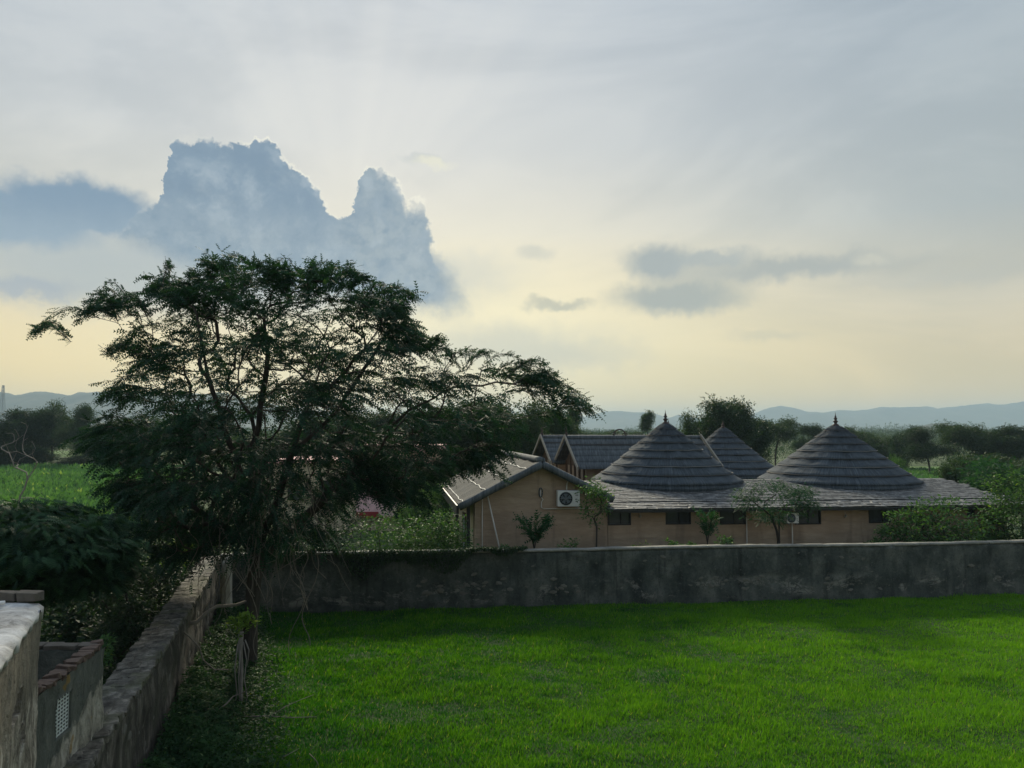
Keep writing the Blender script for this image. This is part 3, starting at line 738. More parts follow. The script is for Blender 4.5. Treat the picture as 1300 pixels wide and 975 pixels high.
# grid_face's normal = (t.y,-t.x): walk from D1 to C1 or C1 to D1 so that it points outward
def outward(A, B, n): t = (B - A).normalized(); return Vector((t.y, -t.x, 0)).dot(n) > 0
if outward(C1, D1, n1_): fa, fb, sgn = C1, D1, 1
else: fa, fb, sgn = D1, C1, -1
Lb = (D1 - C1).length
grid_face('wall', fa, fb, -0.1, ZB - 0.05, M['block'], blk, 0.03, (lambda s, z: hole1(s if sgn > 0 else Lb - s, z)), 0.24, 0.022, 2.0)
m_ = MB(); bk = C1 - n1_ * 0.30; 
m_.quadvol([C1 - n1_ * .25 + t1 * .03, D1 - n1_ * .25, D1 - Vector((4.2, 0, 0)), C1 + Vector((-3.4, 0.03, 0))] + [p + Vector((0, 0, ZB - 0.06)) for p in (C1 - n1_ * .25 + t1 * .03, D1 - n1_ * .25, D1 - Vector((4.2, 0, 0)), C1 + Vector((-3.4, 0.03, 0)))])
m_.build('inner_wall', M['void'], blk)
m_ = MB(); bb = C1 + Vector((-3.4, 0.08, 0)); m_.quadvol([C1 - n1_ * .02 + Vector((0, -.02, 0)), C1 + Vector((-.02, .0, 0)) - n1_ * .0 + Vector((0, .02, 0)), bb + Vector((0, .0, 0)), bb - Vector((0, .2, 0))] + [p + Vector((0, 0, ZB - .06)) for p in (C1 - n1_ * .02 + Vector((0, -.02, 0)), C1 + Vector((-.02, .02, 0)), bb, bb - Vector((0, .2, 0)))])
m_.build('back_wall', M['block'], blk)
# whitewashed roof slab with a rounded, ragged lip
def roof_slab():
    n = 90; V = []
    lipo = [(-3.2, 0.0), (-1.6, 0.012), (-0.6, 0.0), (-0.12, 0.0), (-0.02, -0.02), (0.03, -0.06), (0.028, -0.10), (0.0, -0.12)]
    for i in range(n + 1):
        p = C1 + (D1 - C1) * (i / n); 
        for d, z in lipo:
            e = noise.fractal(Vector((i * 0.16, d * 1.2, 3)), .7, 2, 4); rag = 0.09 * noise.fractal(Vector((i * 0.33, 0, 9)), .7, 2, 4) if z < -0.09 else 0
            q = p + n1_ * d + n1_ * (0.015 * e) if d > -.5 else p + Vector((d, 0, 0)); V.append((q.x, q.y, ZB + z + 0.018 * e + rag))
    k = len(lipo); i = np.arange((n + 1) * k).reshape(n + 1, k)
    Fc = np.stack([i[:-1, :-1], i[:-1, 1:], i[1:, 1:], i[1:, :-1]], -1).reshape(-1, 4)
    return link('roof_slab', np_mesh('roof_slab', V, Fc, M['lime'], smooth=True), blk)
roof_slab()
gb = [cobble('ledge_brick', M['greybrick'], 20 + k, 0.11) for k in range(3)]
for k in range(16):
    stone_at(gb, blk, (C1.x - 0.11 - k * 0.235, C1.y - 0.03 + 0.01 * (k % 2), ZB + 0.055 + rr.uniform(-.008, .012)), (0.225, 0.13, 0.11 if k > 1 else .1), (0, rr.uniform(-.03, .03), rr.uniform(-.05, .05)), k, 'ledge_brick')
pp = MB(); a_ = at(-30, 758, 7.85); b_ = at(7, 749, 7.95); a_.z = b_.z = ZB + 0.04; pp.tube([a_, b_], 0.022, 8); o = recenter(pp.build('roof_pipe', M['white'])); tag(o, 'short white pipe lying on the whitewashed roof by the brick ledge', 'pipe')
# shed
A2 = Vector((-5.36, 10.3, 0)); dS = Vector((0.1455, -1, 0)).normalized(); B2 = A2 + dS * 2.35; ZS = 2.88
shd = thing('shed', (-6.4, 9.4, 0), 'small grey green shed with brick topped parapet and a white lattice window', 'shed')
nS = Vector((-dS.y, dS.x, 0)); 
if nS.x < 0: nS = -nS
# lattice window opening
SWA, SWB, ZWA, ZWB = 0.98, 1.38, 0, 0
zw1 = at(95, 880, 9.1).z; zw0 = zw1 - 0.47
def hole2(s, z): return 0.98 < s < 1.38 and zw0 < z < zw1
if outward(A2, B2, nS): grid_face('wall', A2, B2, -0.1, ZS - 0.03, M['shed'], shd, 0.03, hole2, 0.16, 0.025, 7.0); 
else: grid_face('wall', B2, A2, -0.1, ZS - 0.03, M['shed'], shd, 0.03, lambda s, z: hole2(2.35 - s, z), 0.16, 0.025, 7.0)
win = MB()
for k in range(6):
    s = 0.985 + k * 0.075; p = A2 + dS * s - nS * 0.03; win.obox(p + Vector((0, 0, zw0 - .02)), dS * 0.020, -nS * 0.006, (0, 0, 0.52))
for k in range(12):
    z = zw0 + 0.005 + k * 0.042; p = A2 + dS * 0.97 - nS * 0.034; win.obox(p + Vector((0, 0, z)), dS * 0.43, -nS * 0.006, (0, 0, 0.016))
wl = win.build('window_lattice', M['jaali'], shd); 
bx = MB(); bx.obox(A2 + dS * .95 - nS * .15 + Vector((0, 0, zw0 - .05)), dS * .5, -nS * .02, (0, 0, .6)); bx.build('dark_shed_sheet', M['void'], shd)  # sheet coloured near-black for the shade inside the shed
wb = MB()
LS = 2.35
wb.obox(A2 - nS * 0.03 + Vector((0, 0, 0)), Vector((-3.0, -0.12, 0)), Vector((0.02, -0.20, 0)), (0, 0, ZS - .02)); wb.build('back_wall', M['shed'], shd)
ib = MB(); ib.obox(A2 + dS * .02 - nS * .14 + Vector((0, 0, ZS - .62)), dS * (LS - .02), -nS * .02, (0, 0, .58)); ib.build('parapet_inner_face', M['concrete'], shd)
rs = MB(); rs.quadvol([p + Vector((0, 0, ZS - .60)) for p in (A2 - nS * .17, A2 + Vector((-3, -.15, 0)), B2 + Vector((-3, 0, 0)), B2 - nS * .17)] + [p + Vector((0, 0, ZS - .5)) for p in (A2 - nS * .17, A2 + Vector((-3, -.15, 0)), B2 + Vector((-3, 0, 0)), B2 - nS * .17)]); rs.build('roof_slab', M['concrete'], shd)
bricks = [cobble('brick', M['brick'], 40 + k, 0.12) for k in range(4)]; angS = math.atan2(dS.y, dS.x)
for k in range(21):
    p = A2 + dS * (0.05 + k * 0.112) - nS * 0.075
    stone_at(bricks, shd, (p.x + rr.uniform(-.02, .02), p.y, ZS + 0.008 + rr.uniform(-.025, .018)), (0.10 * rr.uniform(.75, 1.1), 0.19 * rr.uniform(.7, 1.1), 0.07 * rr.uniform(.7, 1.1)), (rr.uniform(-.14, .14), rr.uniform(-.14, .14), angS + rr.uniform(-.28, .28)), k, 'brick')
for k in range(13):
    p = A2 + Vector((-0.15 - k * 0.225, -0.12, 0)); stone_at(gb, shd, (p.x, p.y, ZS + 0.012), (0.215, 0.17, 0.06), (0, 0, rr.uniform(-.05, .05)), k, 'ledge_brick')
st = MB(); q = A2 + dS * 1.55 - nS * 0.24; st.tube([q + Vector((-.12, -.05, ZS - .49)), q + Vector((-.02, 0, ZS - .40)), q + Vector((.03, .1, ZS - .25)), q + Vector((.01, .22, ZS - .13))], [.018, .016, .013, .006], 6)
tag(recenter(st.build('bent_stick', M['palebark'], smooth=True)), 'pale bent stick lying on the dark shed roof against the brick parapet', 'stick')
rk = recenter(link('rubble_lump', rock_mesh('rubble_lump', M['lime'], 4.0, .13, .12, .09))); q = A2 + dS * 1.75 - nS * 0.27; rk.location = (q.x, q.y, ZS - .5); tag(rk, 'small white lump of plaster on the shed roof next to the bent stick', 'rubble')

# ------------------------------------------------------------------ gable house with the air conditioner
gh_o = at(603, 628, 28.4); gh_o.z = 0
THG = R(6.1); ug = Vector((math.cos(THG), math.sin(THG), 0)); wg = Vector((-0.15, 0.989, 0)).normalized()
def G(s, d, z): return gh_o + ug * s + wg * d + Vector((0, 0, z))
GW = 4.95; GA = 2.42; ZE = 3.22; ZA = 4.42; GL = 11.0
gh = thing('gable_house', G(GW / 2, GL / 2, 0), 'tan mud plastered gable house with a grey thatch sheet roof behind the boundary wall', 'house')
w_ = MB(); w_.v = [tuple(G(0, 0, 0)), tuple(G(GW, 0, 0)), tuple(G(GW, 0, ZE - .12)), tuple(G(GA, 0, ZA - .1)), tuple(G(0, 0, ZE - .12))] + [tuple(G(0, GL, 0)), tuple(G(GW, GL, 0)), tuple(G(GW, GL, ZE - .12)), tuple(G(GA, GL, ZA - .1)), tuple(G(0, GL, ZE - .12))]
w_.f = [(0, 1, 2, 3, 4), (9, 8, 7, 6, 5), (1, 6, 7, 2), (0, 4, 9, 5)]
w_.build('wall', M['mud'], gh)
m_ = MB()     # side veranda wall panels are cream, with posts
m_.obox(G(-.03, .35, 0), wg * 10.0, ug * .02, (0, 0, ZE - .25)); m_.build('side_wall_panel', M['cream'], gh)
for k, dd in enumerate((3.2, 7.0)):
    d_ = MB(); d_.obox(G(-.07, dd, 0), wg * .95, ug * .03, (0, 0, 2.2)); dr = d_.build('door', M['lattice'], gh)
    f_ = MB(); f_.obox(G(-.09, dd - .07, 0), wg * .06, ug * .05, (0, 0, 2.28)); f_.obox(G(-.09, dd + .96, 0), wg * .06, ug * .05, (0, 0, 2.28)); f_.obox(G(-.09, dd - .07, 2.21), wg * 1.09, ug * .05, (0, 0, .07)); f_.build('door_frame', M['wood'], dr)
for dd in (-0.02, 5.0, 10.2):
    c_ = MB(); c_.obox(G(-.30, dd, 0), ug * .12, wg * .12, (0, 0, ZE - .3)); c_.build('post', M['darkframe'], gh)
# roof: two slopes built from sheets with dips between battens
def slope(s_eave, z_eave, s_ridge, z_ridge, name):
    nd, nq = 44, 10; V = []
    d0, d1 = -0.32, GL + .3
    for i in range(nd + 1):
        d = d0 + (d1 - d0) * i / nd; sag = -0.05 * abs(math.sin((d - .2) * math.pi / 1.9)) ** .7 + .03
        for j in range(nq + 1):
            q = j / nq; n = 0.02 * noise.fractal(Vector((d * 2, q * 6, s_eave)), .7, 2, 3)
            V.append(tuple(G(s_ridge + (s_eave - s_ridge) * q, d, z_ridge + (z_eave - z_ridge) * q + sag + n + .10)))
    top = len(V); V += [(x, y, z - .13) for x, y, z in V]
    i = np.arange(top).reshape(nd + 1, nq + 1); q4 = np.stack([i[:-1, :-1], i[:-1, 1:], i[1:, 1:], i[1:, :-1]], -1).reshape(-1, 4)
    rim = []
    for a in (i[0], i[-1], i[:, 0], i[:, -1]): rim += [(a[k], a[k + 1], a[k + 1] + top, a[k] + top) for k in range(len(a) - 1)]
    return link(name, np_mesh(name, V, np.concatenate([q4, q4[:, ::-1] + top, np.array(rim)]), M['sheetx']), gh)
slope(-0.62, ZE - 0.34, GA, ZA, 'roof_slope'); slope(GW + .12, ZE - .12, GA, ZA, 'roof_slope')
def zr(s): return ZA + (ZE - .34 - ZA) * (GA - s) / (GA + .62) if s < GA else ZA + (ZE - .12 - ZA) * (s - GA) / (GW + .12 - GA)
for k, q in enumerate((.95, .68, .42, .18)):           # pale wavy battens along the near slope, parallel to the eave
    s = GA + (-.62 - GA) * q; pts = []
    for j in range(41):
        d = -.3 + (GL + .55) * j / 40; sag = -0.05 * abs(math.sin((d - .2) * math.pi / 1.9)) ** .7 + .03
        pts.append(G(s + .06 * noise.noise(Vector((j * .3, k, 0))), d, zr(s) + sag * .8 + .118 + .012 * noise.noise(Vector((j * .7, k, 4)))))
    b_ = MB(); b_.tube(pts, [.020 + .012 * noise.noise(Vector((j * .5, k, 2))) for j in range(41)], 5); b_.build('batten', M['palestrip'], gh)
for s0, z0_, s1, z1_ in ((-.62, ZE - .34, GA, ZA), (GW + .12, ZE - .12, GA, ZA)):    # thick rolled barge along the gable
    pts = [G(s0 + (s1 - s0) * j / 10, -.36, z0_ + (z1_ - z0_) * j / 10 + .02 + .012 * noise.noise(Vector((j * .8, s0, 0)))) for j in range(11)]
    b_ = MB(); b_.tube(pts, [.135 + .02 * noise.noise(Vector((j, s0, 1))) for j in range(11)], 9); b_.build('barge_roll', M['sheet'], gh, True)
rg = MB(); rg.tube([G(GA, -.4 + 1.0 * j, ZA + .16 + .02 * noise.noise(Vector((j, 0, 0)))) for j in range(13)], .12, 8); rg.build('ridge_roll', M['sheet'], gh, True)
fs = MB(); fs.obox(G(-.70, -.28, ZE - .60), wg * (GL + .5), ug * .06, (0, 0, .34)); fs.build('fascia', M['darkframe'], gh)

def pipe(name, pts, r, label, m='pvc', cat='pipe'):
    b_ = MB(); b_.tube(pts, r, 7); o = recenter(b_.build(name, M[m], smooth=True)); tag(o, label, cat); return o
def gx_(px, py, off=0.05):           # point on the gable wall face under a photo pixel
    s = 0.0
    for _ in range(6):
        Y = (gh_o + ug * s).y; p = at(px, py, Y); s = (p - gh_o).dot(ug)
    return G(s, -off, at(px, py, (gh_o + ug * s).y).z)
a = gx_(612, 626, .08); b = gx_(612, 700, .08); pipe('wall_pipe', [a, Vector((b.x, b.y, 0.05))], .018, 'thin pale vertical pipe at the left end of the gable wall')
a = gx_(617, 622, .10); b = gx_(632, 692, .35); dd_ = (b - a); pipe('leaning_pole', [a, a + dd_ * (a.z / (a.z - b.z))], .028, 'pale pole leaning slantwise against the gable wall', 'pvc', 'pole')
pipe('conduit', [gx_(686, 622), gx_(686, 630), gx_(689, 634), gx_(687, 637), gx_(687, 644), gx_(690, 646), gx_(755, 645)], .02, 'white conduit with a looped end running along the gable wall below the air conditioner')
lp = [gx_(686 + 2.2 * math.cos(t), 625 + 6 * math.sin(t), .07) for t in np.linspace(0, 6.2, 14)]
pipe('cable_loop', lp, .018, 'dark coiled cable loop hanging on the gable wall left of the air conditioner', 'acgrille', 'cable')
M['fanblade'] = plain('blue grey fan', (0.10, 0.14, 0.165), 0.5, 0.2, 6.0)
def ac_unit(px0, py0, px1, py1, surf, label, grp=None):
    p00 = surf(px0, py1, .04); p10 = surf(px1, py1, .04); p01 = surf(px0, py0, .04)
    ux = (p10 - p00); wd = ux.length; ux.normalize(); hh = p01.z - p00.z; uy = Vector((ux.y, -ux.x, 0)); dp = .30
    r = thing('air_conditioner', p00 + ux * wd / 2 + uy * dp / 2, label, 'air conditioner', grp)
    c = MB(); c.obox(p00, ux * wd, uy * dp, (0, 0, hh)); c.build('casing', M['white'], r, bevel=.015)
    cc = p00 + ux * wd * .37 + uy * (dp + .004) + Vector((0, 0, hh * .5)); rad = hh * .40
    def ringpts(rr_): return [cc + ux * rr_ * math.cos(t) + Vector((0, 0, rr_ * math.sin(t))) for t in np.linspace(0, 2 * math.pi, 25)]
    f = MB(); f.poly(list(reversed(ringpts(rad)[:-1])) if True else []); fo = f.build('fan_opening', M['void'], r)
    f = MB(); f.tube(ringpts(rad * 1.02), .012, 5, False); f.build('fan_ring', M['acgrille'], r)
    fb = MB(); cb = cc + uy * .008
    for t in np.linspace(0, 2 * math.pi, 6)[:-1]:
        d1 = ux * math.cos(t) + Vector((0, 0, math.sin(t))); d2 = ux * math.cos(t + .75) + Vector((0, 0, math.sin(t + .75)))
        fb.poly([cb + d1 * rad * .15, cb + d1 * rad * .85 + uy * .01, cb + d2 * rad * .85, cb + d2 * rad * .2])
    fb.build('fan_blade', M['fanblade'], r)
    gr_ = MB()
    for q in (0.25, .5, .75): gr_.tube([p + uy * .016 for p in ringpts(rad * q)], .0035, 4, False)
    for t in np.linspace(0, math.pi, 9)[:-1]:
        d1 = (ux * math.cos(t) + Vector((0, 0, math.sin(t)))) * rad; gr_.tube([cc - d1 + uy * .018, cc + d1 + uy * .018], .0035, 4)
    gr_.build('grille', M['lattice'], r)
    for zq, wq in ((.84, .12), (.70, .12), (.45, .08), (.30, .10)):
        l = MB(); l.obox(p00 + ux * wd * .80 + uy * (dp + .002) + Vector((0, 0, hh * zq)), ux * wd * wq, uy * .003, (0, 0, hh * .045)); l.build('label', M['acgrille'], r)
    for q in (.15, .85):
        l = MB(); l.obox(p00 + ux * wd * q - Vector((0, 0, .04)), ux * .03, uy * dp, (0, 0, .04)); l.build('bracket', M['lattice'], r)
    return r
ac_unit(706, 622, 734, 642, gx_, 'white air conditioner with round dark fan high on the gable wall')
pipe('coolant_pipe', [gx_(718, 623, .2), gx_(718, 618, .2), gx_(719, 614, .1), gx_(722, 608, .06)], .022, 'short pale pipe rising above the air conditioner on the gable wall')

# ------------------------------------------------------------------ long low building with lean-to roof
lo = gh_o + ug * (GW + .02)
def Lp(s, d, z): return lo + ug * s + wg * d + Vector((0, 0, z))
LL = (at(1246, 650, 32.0) - lo).dot(ug)
def lx_(px, py, off=0.05):
    s = 0.0
    for _ in range(8):
        Y = (lo + ug * s).y; p = at(px, py, Y); s = (p - lo).dot(ug)
    return Lp(s, -off, at(px, py, (lo + ug * s).y).z)
lb = thing('long_building', Lp(LL / 2, 2.3, 0), 'long low tan mud walled building with dark windows beneath a pale shingled lean-to roof', 'building')
EZ = 2.80; SL = .135
w_ = MB(); w_.v = [tuple(Lp(0, 0, 0)), tuple(Lp(LL, 0, 0)), tuple(Lp(LL, 0, EZ - .08)), tuple(Lp(0, 0, EZ - .08)), tuple(Lp(0, 4.4, 0)), tuple(Lp(LL, 4.4, 0)), tuple(Lp(LL, 4.4, EZ + .45)), tuple(Lp(0, 4.4, EZ + .45))]
w_.f = [(1, 5, 6, 2), (5, 4, 7, 6), (4, 0, 3, 7)]
# front face with real window openings
wins = [(772, 645.5, 801, 667), (845, 645.5, 877, 666), (914, 645.5, 947, 666), (1009, 645.5, 1042, 666), (1103, 645, 1136, 664), (1228, 646, 1237, 656)]
cuts = []
for (x0, y0, x1, y1) in wins:
    a = lx_(x0, y1, 0); b = lx_(x1, y0, 0); cuts.append(((a - lo).dot(ug), (b - lo).dot(ug), a.z, b.z))
s_prev = 0
for (sa, sb, za, zb) in cuts:
    zb = min(zb, EZ - .10)
    w_.poly([Lp(s_prev, 0, 0), Lp(sa, 0, 0), Lp(sa, 0, EZ - .08), Lp(s_prev, 0, EZ - .08)])
    w_.poly([Lp(sa, 0, 0), Lp(sb, 0, 0), Lp(sb, 0, za), Lp(sa, 0, za)]); w_.poly([Lp(sa, 0, zb), Lp(sb, 0, zb), Lp(sb, 0, EZ - .08), Lp(sa, 0, EZ - .08)])
    for q in ((sa, za, sb, za), (sa, zb, sb, zb), (sa, za, sa, zb), (sb, za, sb, zb)): w_.poly([Lp(q[0], 0, q[1]), Lp(q[2], 0, q[3]), Lp(q[2], .16, q[3]), Lp(q[0], .16, q[1])])
    s_prev = sb
w_.poly([Lp(s_prev, 0, 0), Lp(LL, 0, 0), Lp(LL, 0, EZ - .08), Lp(s_prev, 0, EZ - .08)])
w_.build('wall', M['mud'], lb)
for k, (sa, sb, za, zb) in enumerate(cuts):
    zb = min(zb, EZ - .10); fr = MB(); f = .045
    for q in ((sa, za, sb - sa, f), (sa, zb - f, sb - sa, f)): fr.obox(Lp(q[0], -.015, q[1]), ug * q[2], wg * .10, (0, 0, q[3]))
    for q in (sa, sb - f): fr.obox(Lp(q, -.014, za + f), ug * f, wg * .10, (0, 0, zb - za - 2 * f))
    if k < 5: fr.obox(Lp((sa + sb) / 2 + .04, .01, za + f), ug * .03, wg * .05, (0, 0, zb - za - 2 * f))
    wo = fr.build('window', M['darkframe'], lb)
    gl = MB(); gl.obox(Lp(sa + f, .07, za + f), ug * (sb - sa - 2 * f), wg * .01, (0, 0, zb - za - 2 * f)); gl.build('pane', M['glass'], wo)
    cb_ = MB(); cb_.obox(Lp(sa, .14, za), ug * (sb - sa), wg * .02, (0, 0, zb - za)); cb_.build('dark_room_sheet', M['void'], wo)  # near-black sheet stands in for the unlit room behind the pane
# lean-to roof: underlay plus courses of shingles, each a part
rd = MB(); rd.obox(Lp(-.1, -.52, EZ - .085), ug * (LL + .55), wg * 5.0 + Vector((0, 0, SL * 5.0)), (0, 0, .05)); rd.build('roof_deck', M['sheet'], lb)
sh_meshes = []
for v in range(5):
    me = bpy.data.meshes.new('shingle'); r_ = random.Random(100 + v); b = bmesh.new(); bmesh.ops.create_cube(b, size=1.0)
    for vv in b.verts: vv.co += Vector((r_.uniform(-.06, .06), r_.uniform(-.10, .10), r_.uniform(-.18, .18)))
    b.to_mesh(me); b.free(); me.materials.append(M['slate']); sh_meshes.append(me)
stuff = MB(); rows = 20; rowd = 5.0 / rows; a_s = math.atan(SL); cnt = 0
shr = random.Random(9)
for r_i in range(rows):
    s = -.15 + shr.uniform(0, .2)
    while s < LL + .42:
        wd = shr.uniform(.28, .62); d = -.56 + r_i * rowd; zc = EZ + SL * (d + .5) + 0.0
        big = r_i < 4 and cnt < 290
        if big:
            o = bpy.data.objects.new('shingle', sh_meshes[shr.randrange(5)]); col.objects.link(o); o.parent = lb
            o.location = Lp(s + wd / 2, d + rowd * .55, zc + .012 + shr.uniform(0, .012)) - wloc(lb); o.rotation_euler = (a_s - .07 + shr.uniform(-.03, .02), shr.uniform(-.02, .02), TH + shr.uniform(-.03, .03)); o.scale = (wd * .98, rowd * 1.35, .03); cnt += 1
        else:
            j = shr.uniform(-.02, .02); z = zc + .01 + shr.uniform(0, .012)
            stuff.obox(Lp(s, d + j, z + .012), ug * wd * .98, wg * rowd * 1.3 + Vector((0, 0, SL * rowd * 1.3 - .03)), (0, 0, .026))
        s += wd
so = stuff.build('shingle_courses', M['slate'], lb); so['kind'] = 'stuff'
ec = MB(); ec.obox(Lp(-.1, -.54, EZ - .15), ug * (LL + .55), wg * .05, (0, 0, .075)); ec.build('eave_board', M['darkframe'], lb)
ep = MB(); ep.obox(Lp(LL + .35, -.40, 0), ug * .07, wg * .07, (0, 0, EZ - .02)); ep.build('post', M['whitewash'], lb)
for px in (812, 1072):
    q = lx_(px, 655); t = thing('wall_lamp', q, 'small pale lamp holder on the tan wall ' + ('between the first and second dark windows' if px == 812 else 'between the fourth and fifth dark windows'), 'lamp', 'lamp holders on the long wall')
    b_ = MB(); b_.lathe((q.x, q.y, q.z - .05), [(.05, 0), (.055, .03), (.03, .06)], 8); b_.build('holder', M['whitewash'], t)
    b_ = MB(); b_.tube([q + Vector((0, -.02, .02)), q + Vector((.0, -.10, .07)), q + Vector((.02, -.13, .0))], .018, 6); b_.build('arm', M['whitewash'], t)
    b_ = MB(); b_.tube([q + Vector((0, 0, .02)), q + Vector((-.01, -.02, .17))], .012, 5); b_.build('cable', M['pvc'], t)
a = lx_(947, 657); pipe('wall_pipe', [a, Vector((a.x, a.y, .03))], .022, 'white vertical pipe on the long wall at the right edge of the third window')
pipe('conduit', [lx_(948, 659), lx_(1008, 660)], .016, 'thin white conduit running level behind the soft young tree on the long wall')
pipe('wall_pipe', [lx_(1003, 650, .14), Vector((lx_(1003, 650, .14).x, lx_(1003, 650, .14).y, .03))], .025, 'white pipe dropping below the half hidden air conditioner')
ac_unit(994, 650, 1009, 663, lx_, 'white air conditioner half hidden behind the soft young tree')
pipe('conduit', [lx_(1226, 657), lx_(1240, 657)], .02, 'short pale ledge pipe below the tiny window at the right end of the building')

# ------------------------------------------------------------------ round huts with conical thatch
def round_hut(px, Y, zb, Rr, h, label, tiers=8, seed=0, finial=.45):
    c = at(px, 545, Y); c.z = 0; t = thing('round_hut', c, label, 'hut', 'round huts with conical thatch')
    w = MB(); w.lathe(c, [(Rr * .82, 0), (Rr * .82, zb + .35)], 40); w.build('wall', M['mud'], t, True)
    r_ = random.Random(seed); qs = [0, .105, .20, .33, .46, .585, .70, .80, .90, 1.0][:tiers + 1] if tiers == 9 else [i / tiers for i in range(tiers + 1)]
    qs = [0.0, 0.135, 0.27, 0.40, 0.525, 0.645, 0.765, 0.875, 1.0]
    def prof(q):      # q 0 eave .. 1 top ; slight bell shape
        rr_ = Rr * (1 - q) ** .98 * (1 - .02 * math.sin(q * math.pi)); return rr_, zb + h * q
    N = 128
    for i in range(8):
        q0, q1 = qs[i], min(1.0, qs[i + 1] + .02); last = i == 7
        th = .075 if i else .10; V = []; M_ = 5
        for j in range(M_ + 1):
            q = q0 + (q1 - q0) * j / M_; rr_, z = prof(q); rr_ = max(rr_, .03); off = th * (1 - j / M_) + .012
            for k in range(N):
                a = 2 * math.pi * k / N; e = .045 * noise.noise(Vector((k * .35, j * .5, seed + i))) + .075 * noise.noise(Vector((math.cos(a) * 3, math.sin(a) * 3, i * 3 + seed)))
                rg_ = (rr_ + off * .6) * (1 + 0) + (e * .6 if q < .95 else 0); zz = z + off * .75 + e * .5
                if j == 0: zz -= .06 * abs(noise.noise(Vector((k * 1.7, 0, i + seed)))) + .01
                V.append((c.x + rg_ * math.cos(a), c.y + rg_ * math.sin(a), zz))
        b0 = len(V)                                    # inner lip so the step has thickness
        rr_, z = prof(q0)
        for k in range(N):
            a = 2 * math.pi * k / N; V.append((c.x + (rr_ - .10) * math.cos(a), c.y + (rr_ - .10) * math.sin(a), z - .02))
        Fc = []
        for j in range(M_):
            for k in range(N): k2 = (k + 1) % N; Fc.append((j * N + k, j * N + k2, (j + 1) * N + k2, (j + 1) * N + k))
        for k in range(N): k2 = (k + 1) % N; Fc.append((k2, k, b0 + k, b0 + k2))
        tier = link('thatch_tier', np_mesh('thatch_tier', V, Fc, M['thatch'], smooth=False), t)
        if 0 < i < 8:
            rr_, z = prof(q0); b_ = MB(); pts = []
            for k in range(49):
                a = 2 * math.pi * k / 48; e = .02 * noise.noise(Vector((k * .5, i, seed))); pts.append((c.x + (rr_ + .085) * math.cos(a), c.y + (rr_ + .085) * math.sin(a), z + .045 + e))
            b_.tube(pts, .016 if i > 1 else .022, 4, False); b_.build('binding', M['darkrope'] if i % 2 or i > 4 else M['rope'], t)
    # thick rolled eave
    for dz, rd_, dr in ((-.10, .14, -.06), (-.27, .13, -.16)):
        b_ = MB(); pts = [(c.x + (Rr + dr) * math.cos(2 * math.pi * k / 64), c.y + (Rr + dr) * math.sin(2 * math.pi * k / 64), zb + dz + .02 * noise.noise(Vector((k * .4, dz, seed)))) for k in range(65)]
        b_.tube(pts, rd_, 7, False); b_.build('eave_roll', M['thatch'], t)
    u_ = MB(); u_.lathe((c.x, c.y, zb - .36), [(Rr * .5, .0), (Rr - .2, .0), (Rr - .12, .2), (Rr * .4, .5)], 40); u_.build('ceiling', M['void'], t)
    # loose straw on every tier
    n = 5200; a = rng.uniform(0, 2 * math.pi, n); q = rng.uniform(0, .97, n) ** 1.15; rr_ = Rr * (1 - q) ** .98 * (1 - .05 * np.sin(q * math.pi)) + .06; z = zb + h * q + .065
    sl = math.atan2(h, Rr); Ls = rng.uniform(.12, .34, n); lift = rng.uniform(.0, .045, n)
    dirx = np.cos(a + rng.normal(0, .06, n)); diry = np.sin(a + rng.normal(0, .06, n))
    P0 = np.stack([c.x + rr_ * np.cos(a), c.y + rr_ * np.sin(a), z], -1); P1 = P0 + np.stack([dirx * Ls * math.cos(sl), diry * Ls * math.cos(sl), -Ls * math.sin(sl) + lift], -1)
    side = np.stack([-np.sin(a), np.cos(a), np.zeros(n)], -1) * rng.uniform(.005, .012, n)[:, None]
    V = np.stack([P0 - side, P0 + side, P1], 1).reshape(-1, 3); so = link('loose_straw', np_mesh('loose_straw', V, np.arange(n * 3).reshape(-1, 3), M['thatch']), t); so['kind'] = 'stuff'
    zt = zb + h + .02; f = finial
    b_ = MB(); b_.lathe((c.x, c.y, zt - .12), [(.16, 0), (.15, .08), (.07, .14), (.06, .16 + .02 * f), (.11, .14 + .2 * f), (.11, .14 + .26 * f), (.05, .14 + .34 * f), (.045, .14 + .4 * f), (.085, .14 + .5 * f), (.075, .14 + .57 * f), (.035, .14 + .64 * f), (.05, .14 + .74 * f), (.02, .14 + .82 * f), (.006, .14 + 1.15 * f)], 12)
    b_.build('finial', M['finial'], t, True)
    return t
round_hut(845, 34.6, 3.40, 3.26, 2.62, 'large conical thatched hut nearest the gable house with dark red finial', seed=1)
round_hut(918, 47.0, 3.05, 3.35, 2.82, 'conical thatched hut standing farther back between the two big huts', seed=2, finial=.3)
round_hut(1061, 35.6, 3.34, 3.46, 2.60, 'large conical thatched hut at the right beside the green field', seed=3)
round_hut(848.5, 62.0, 3.35, 3.2, 2.55, 'conical hut almost hidden behind the nearest hut with only its finial showing', seed=4, finial=.6)

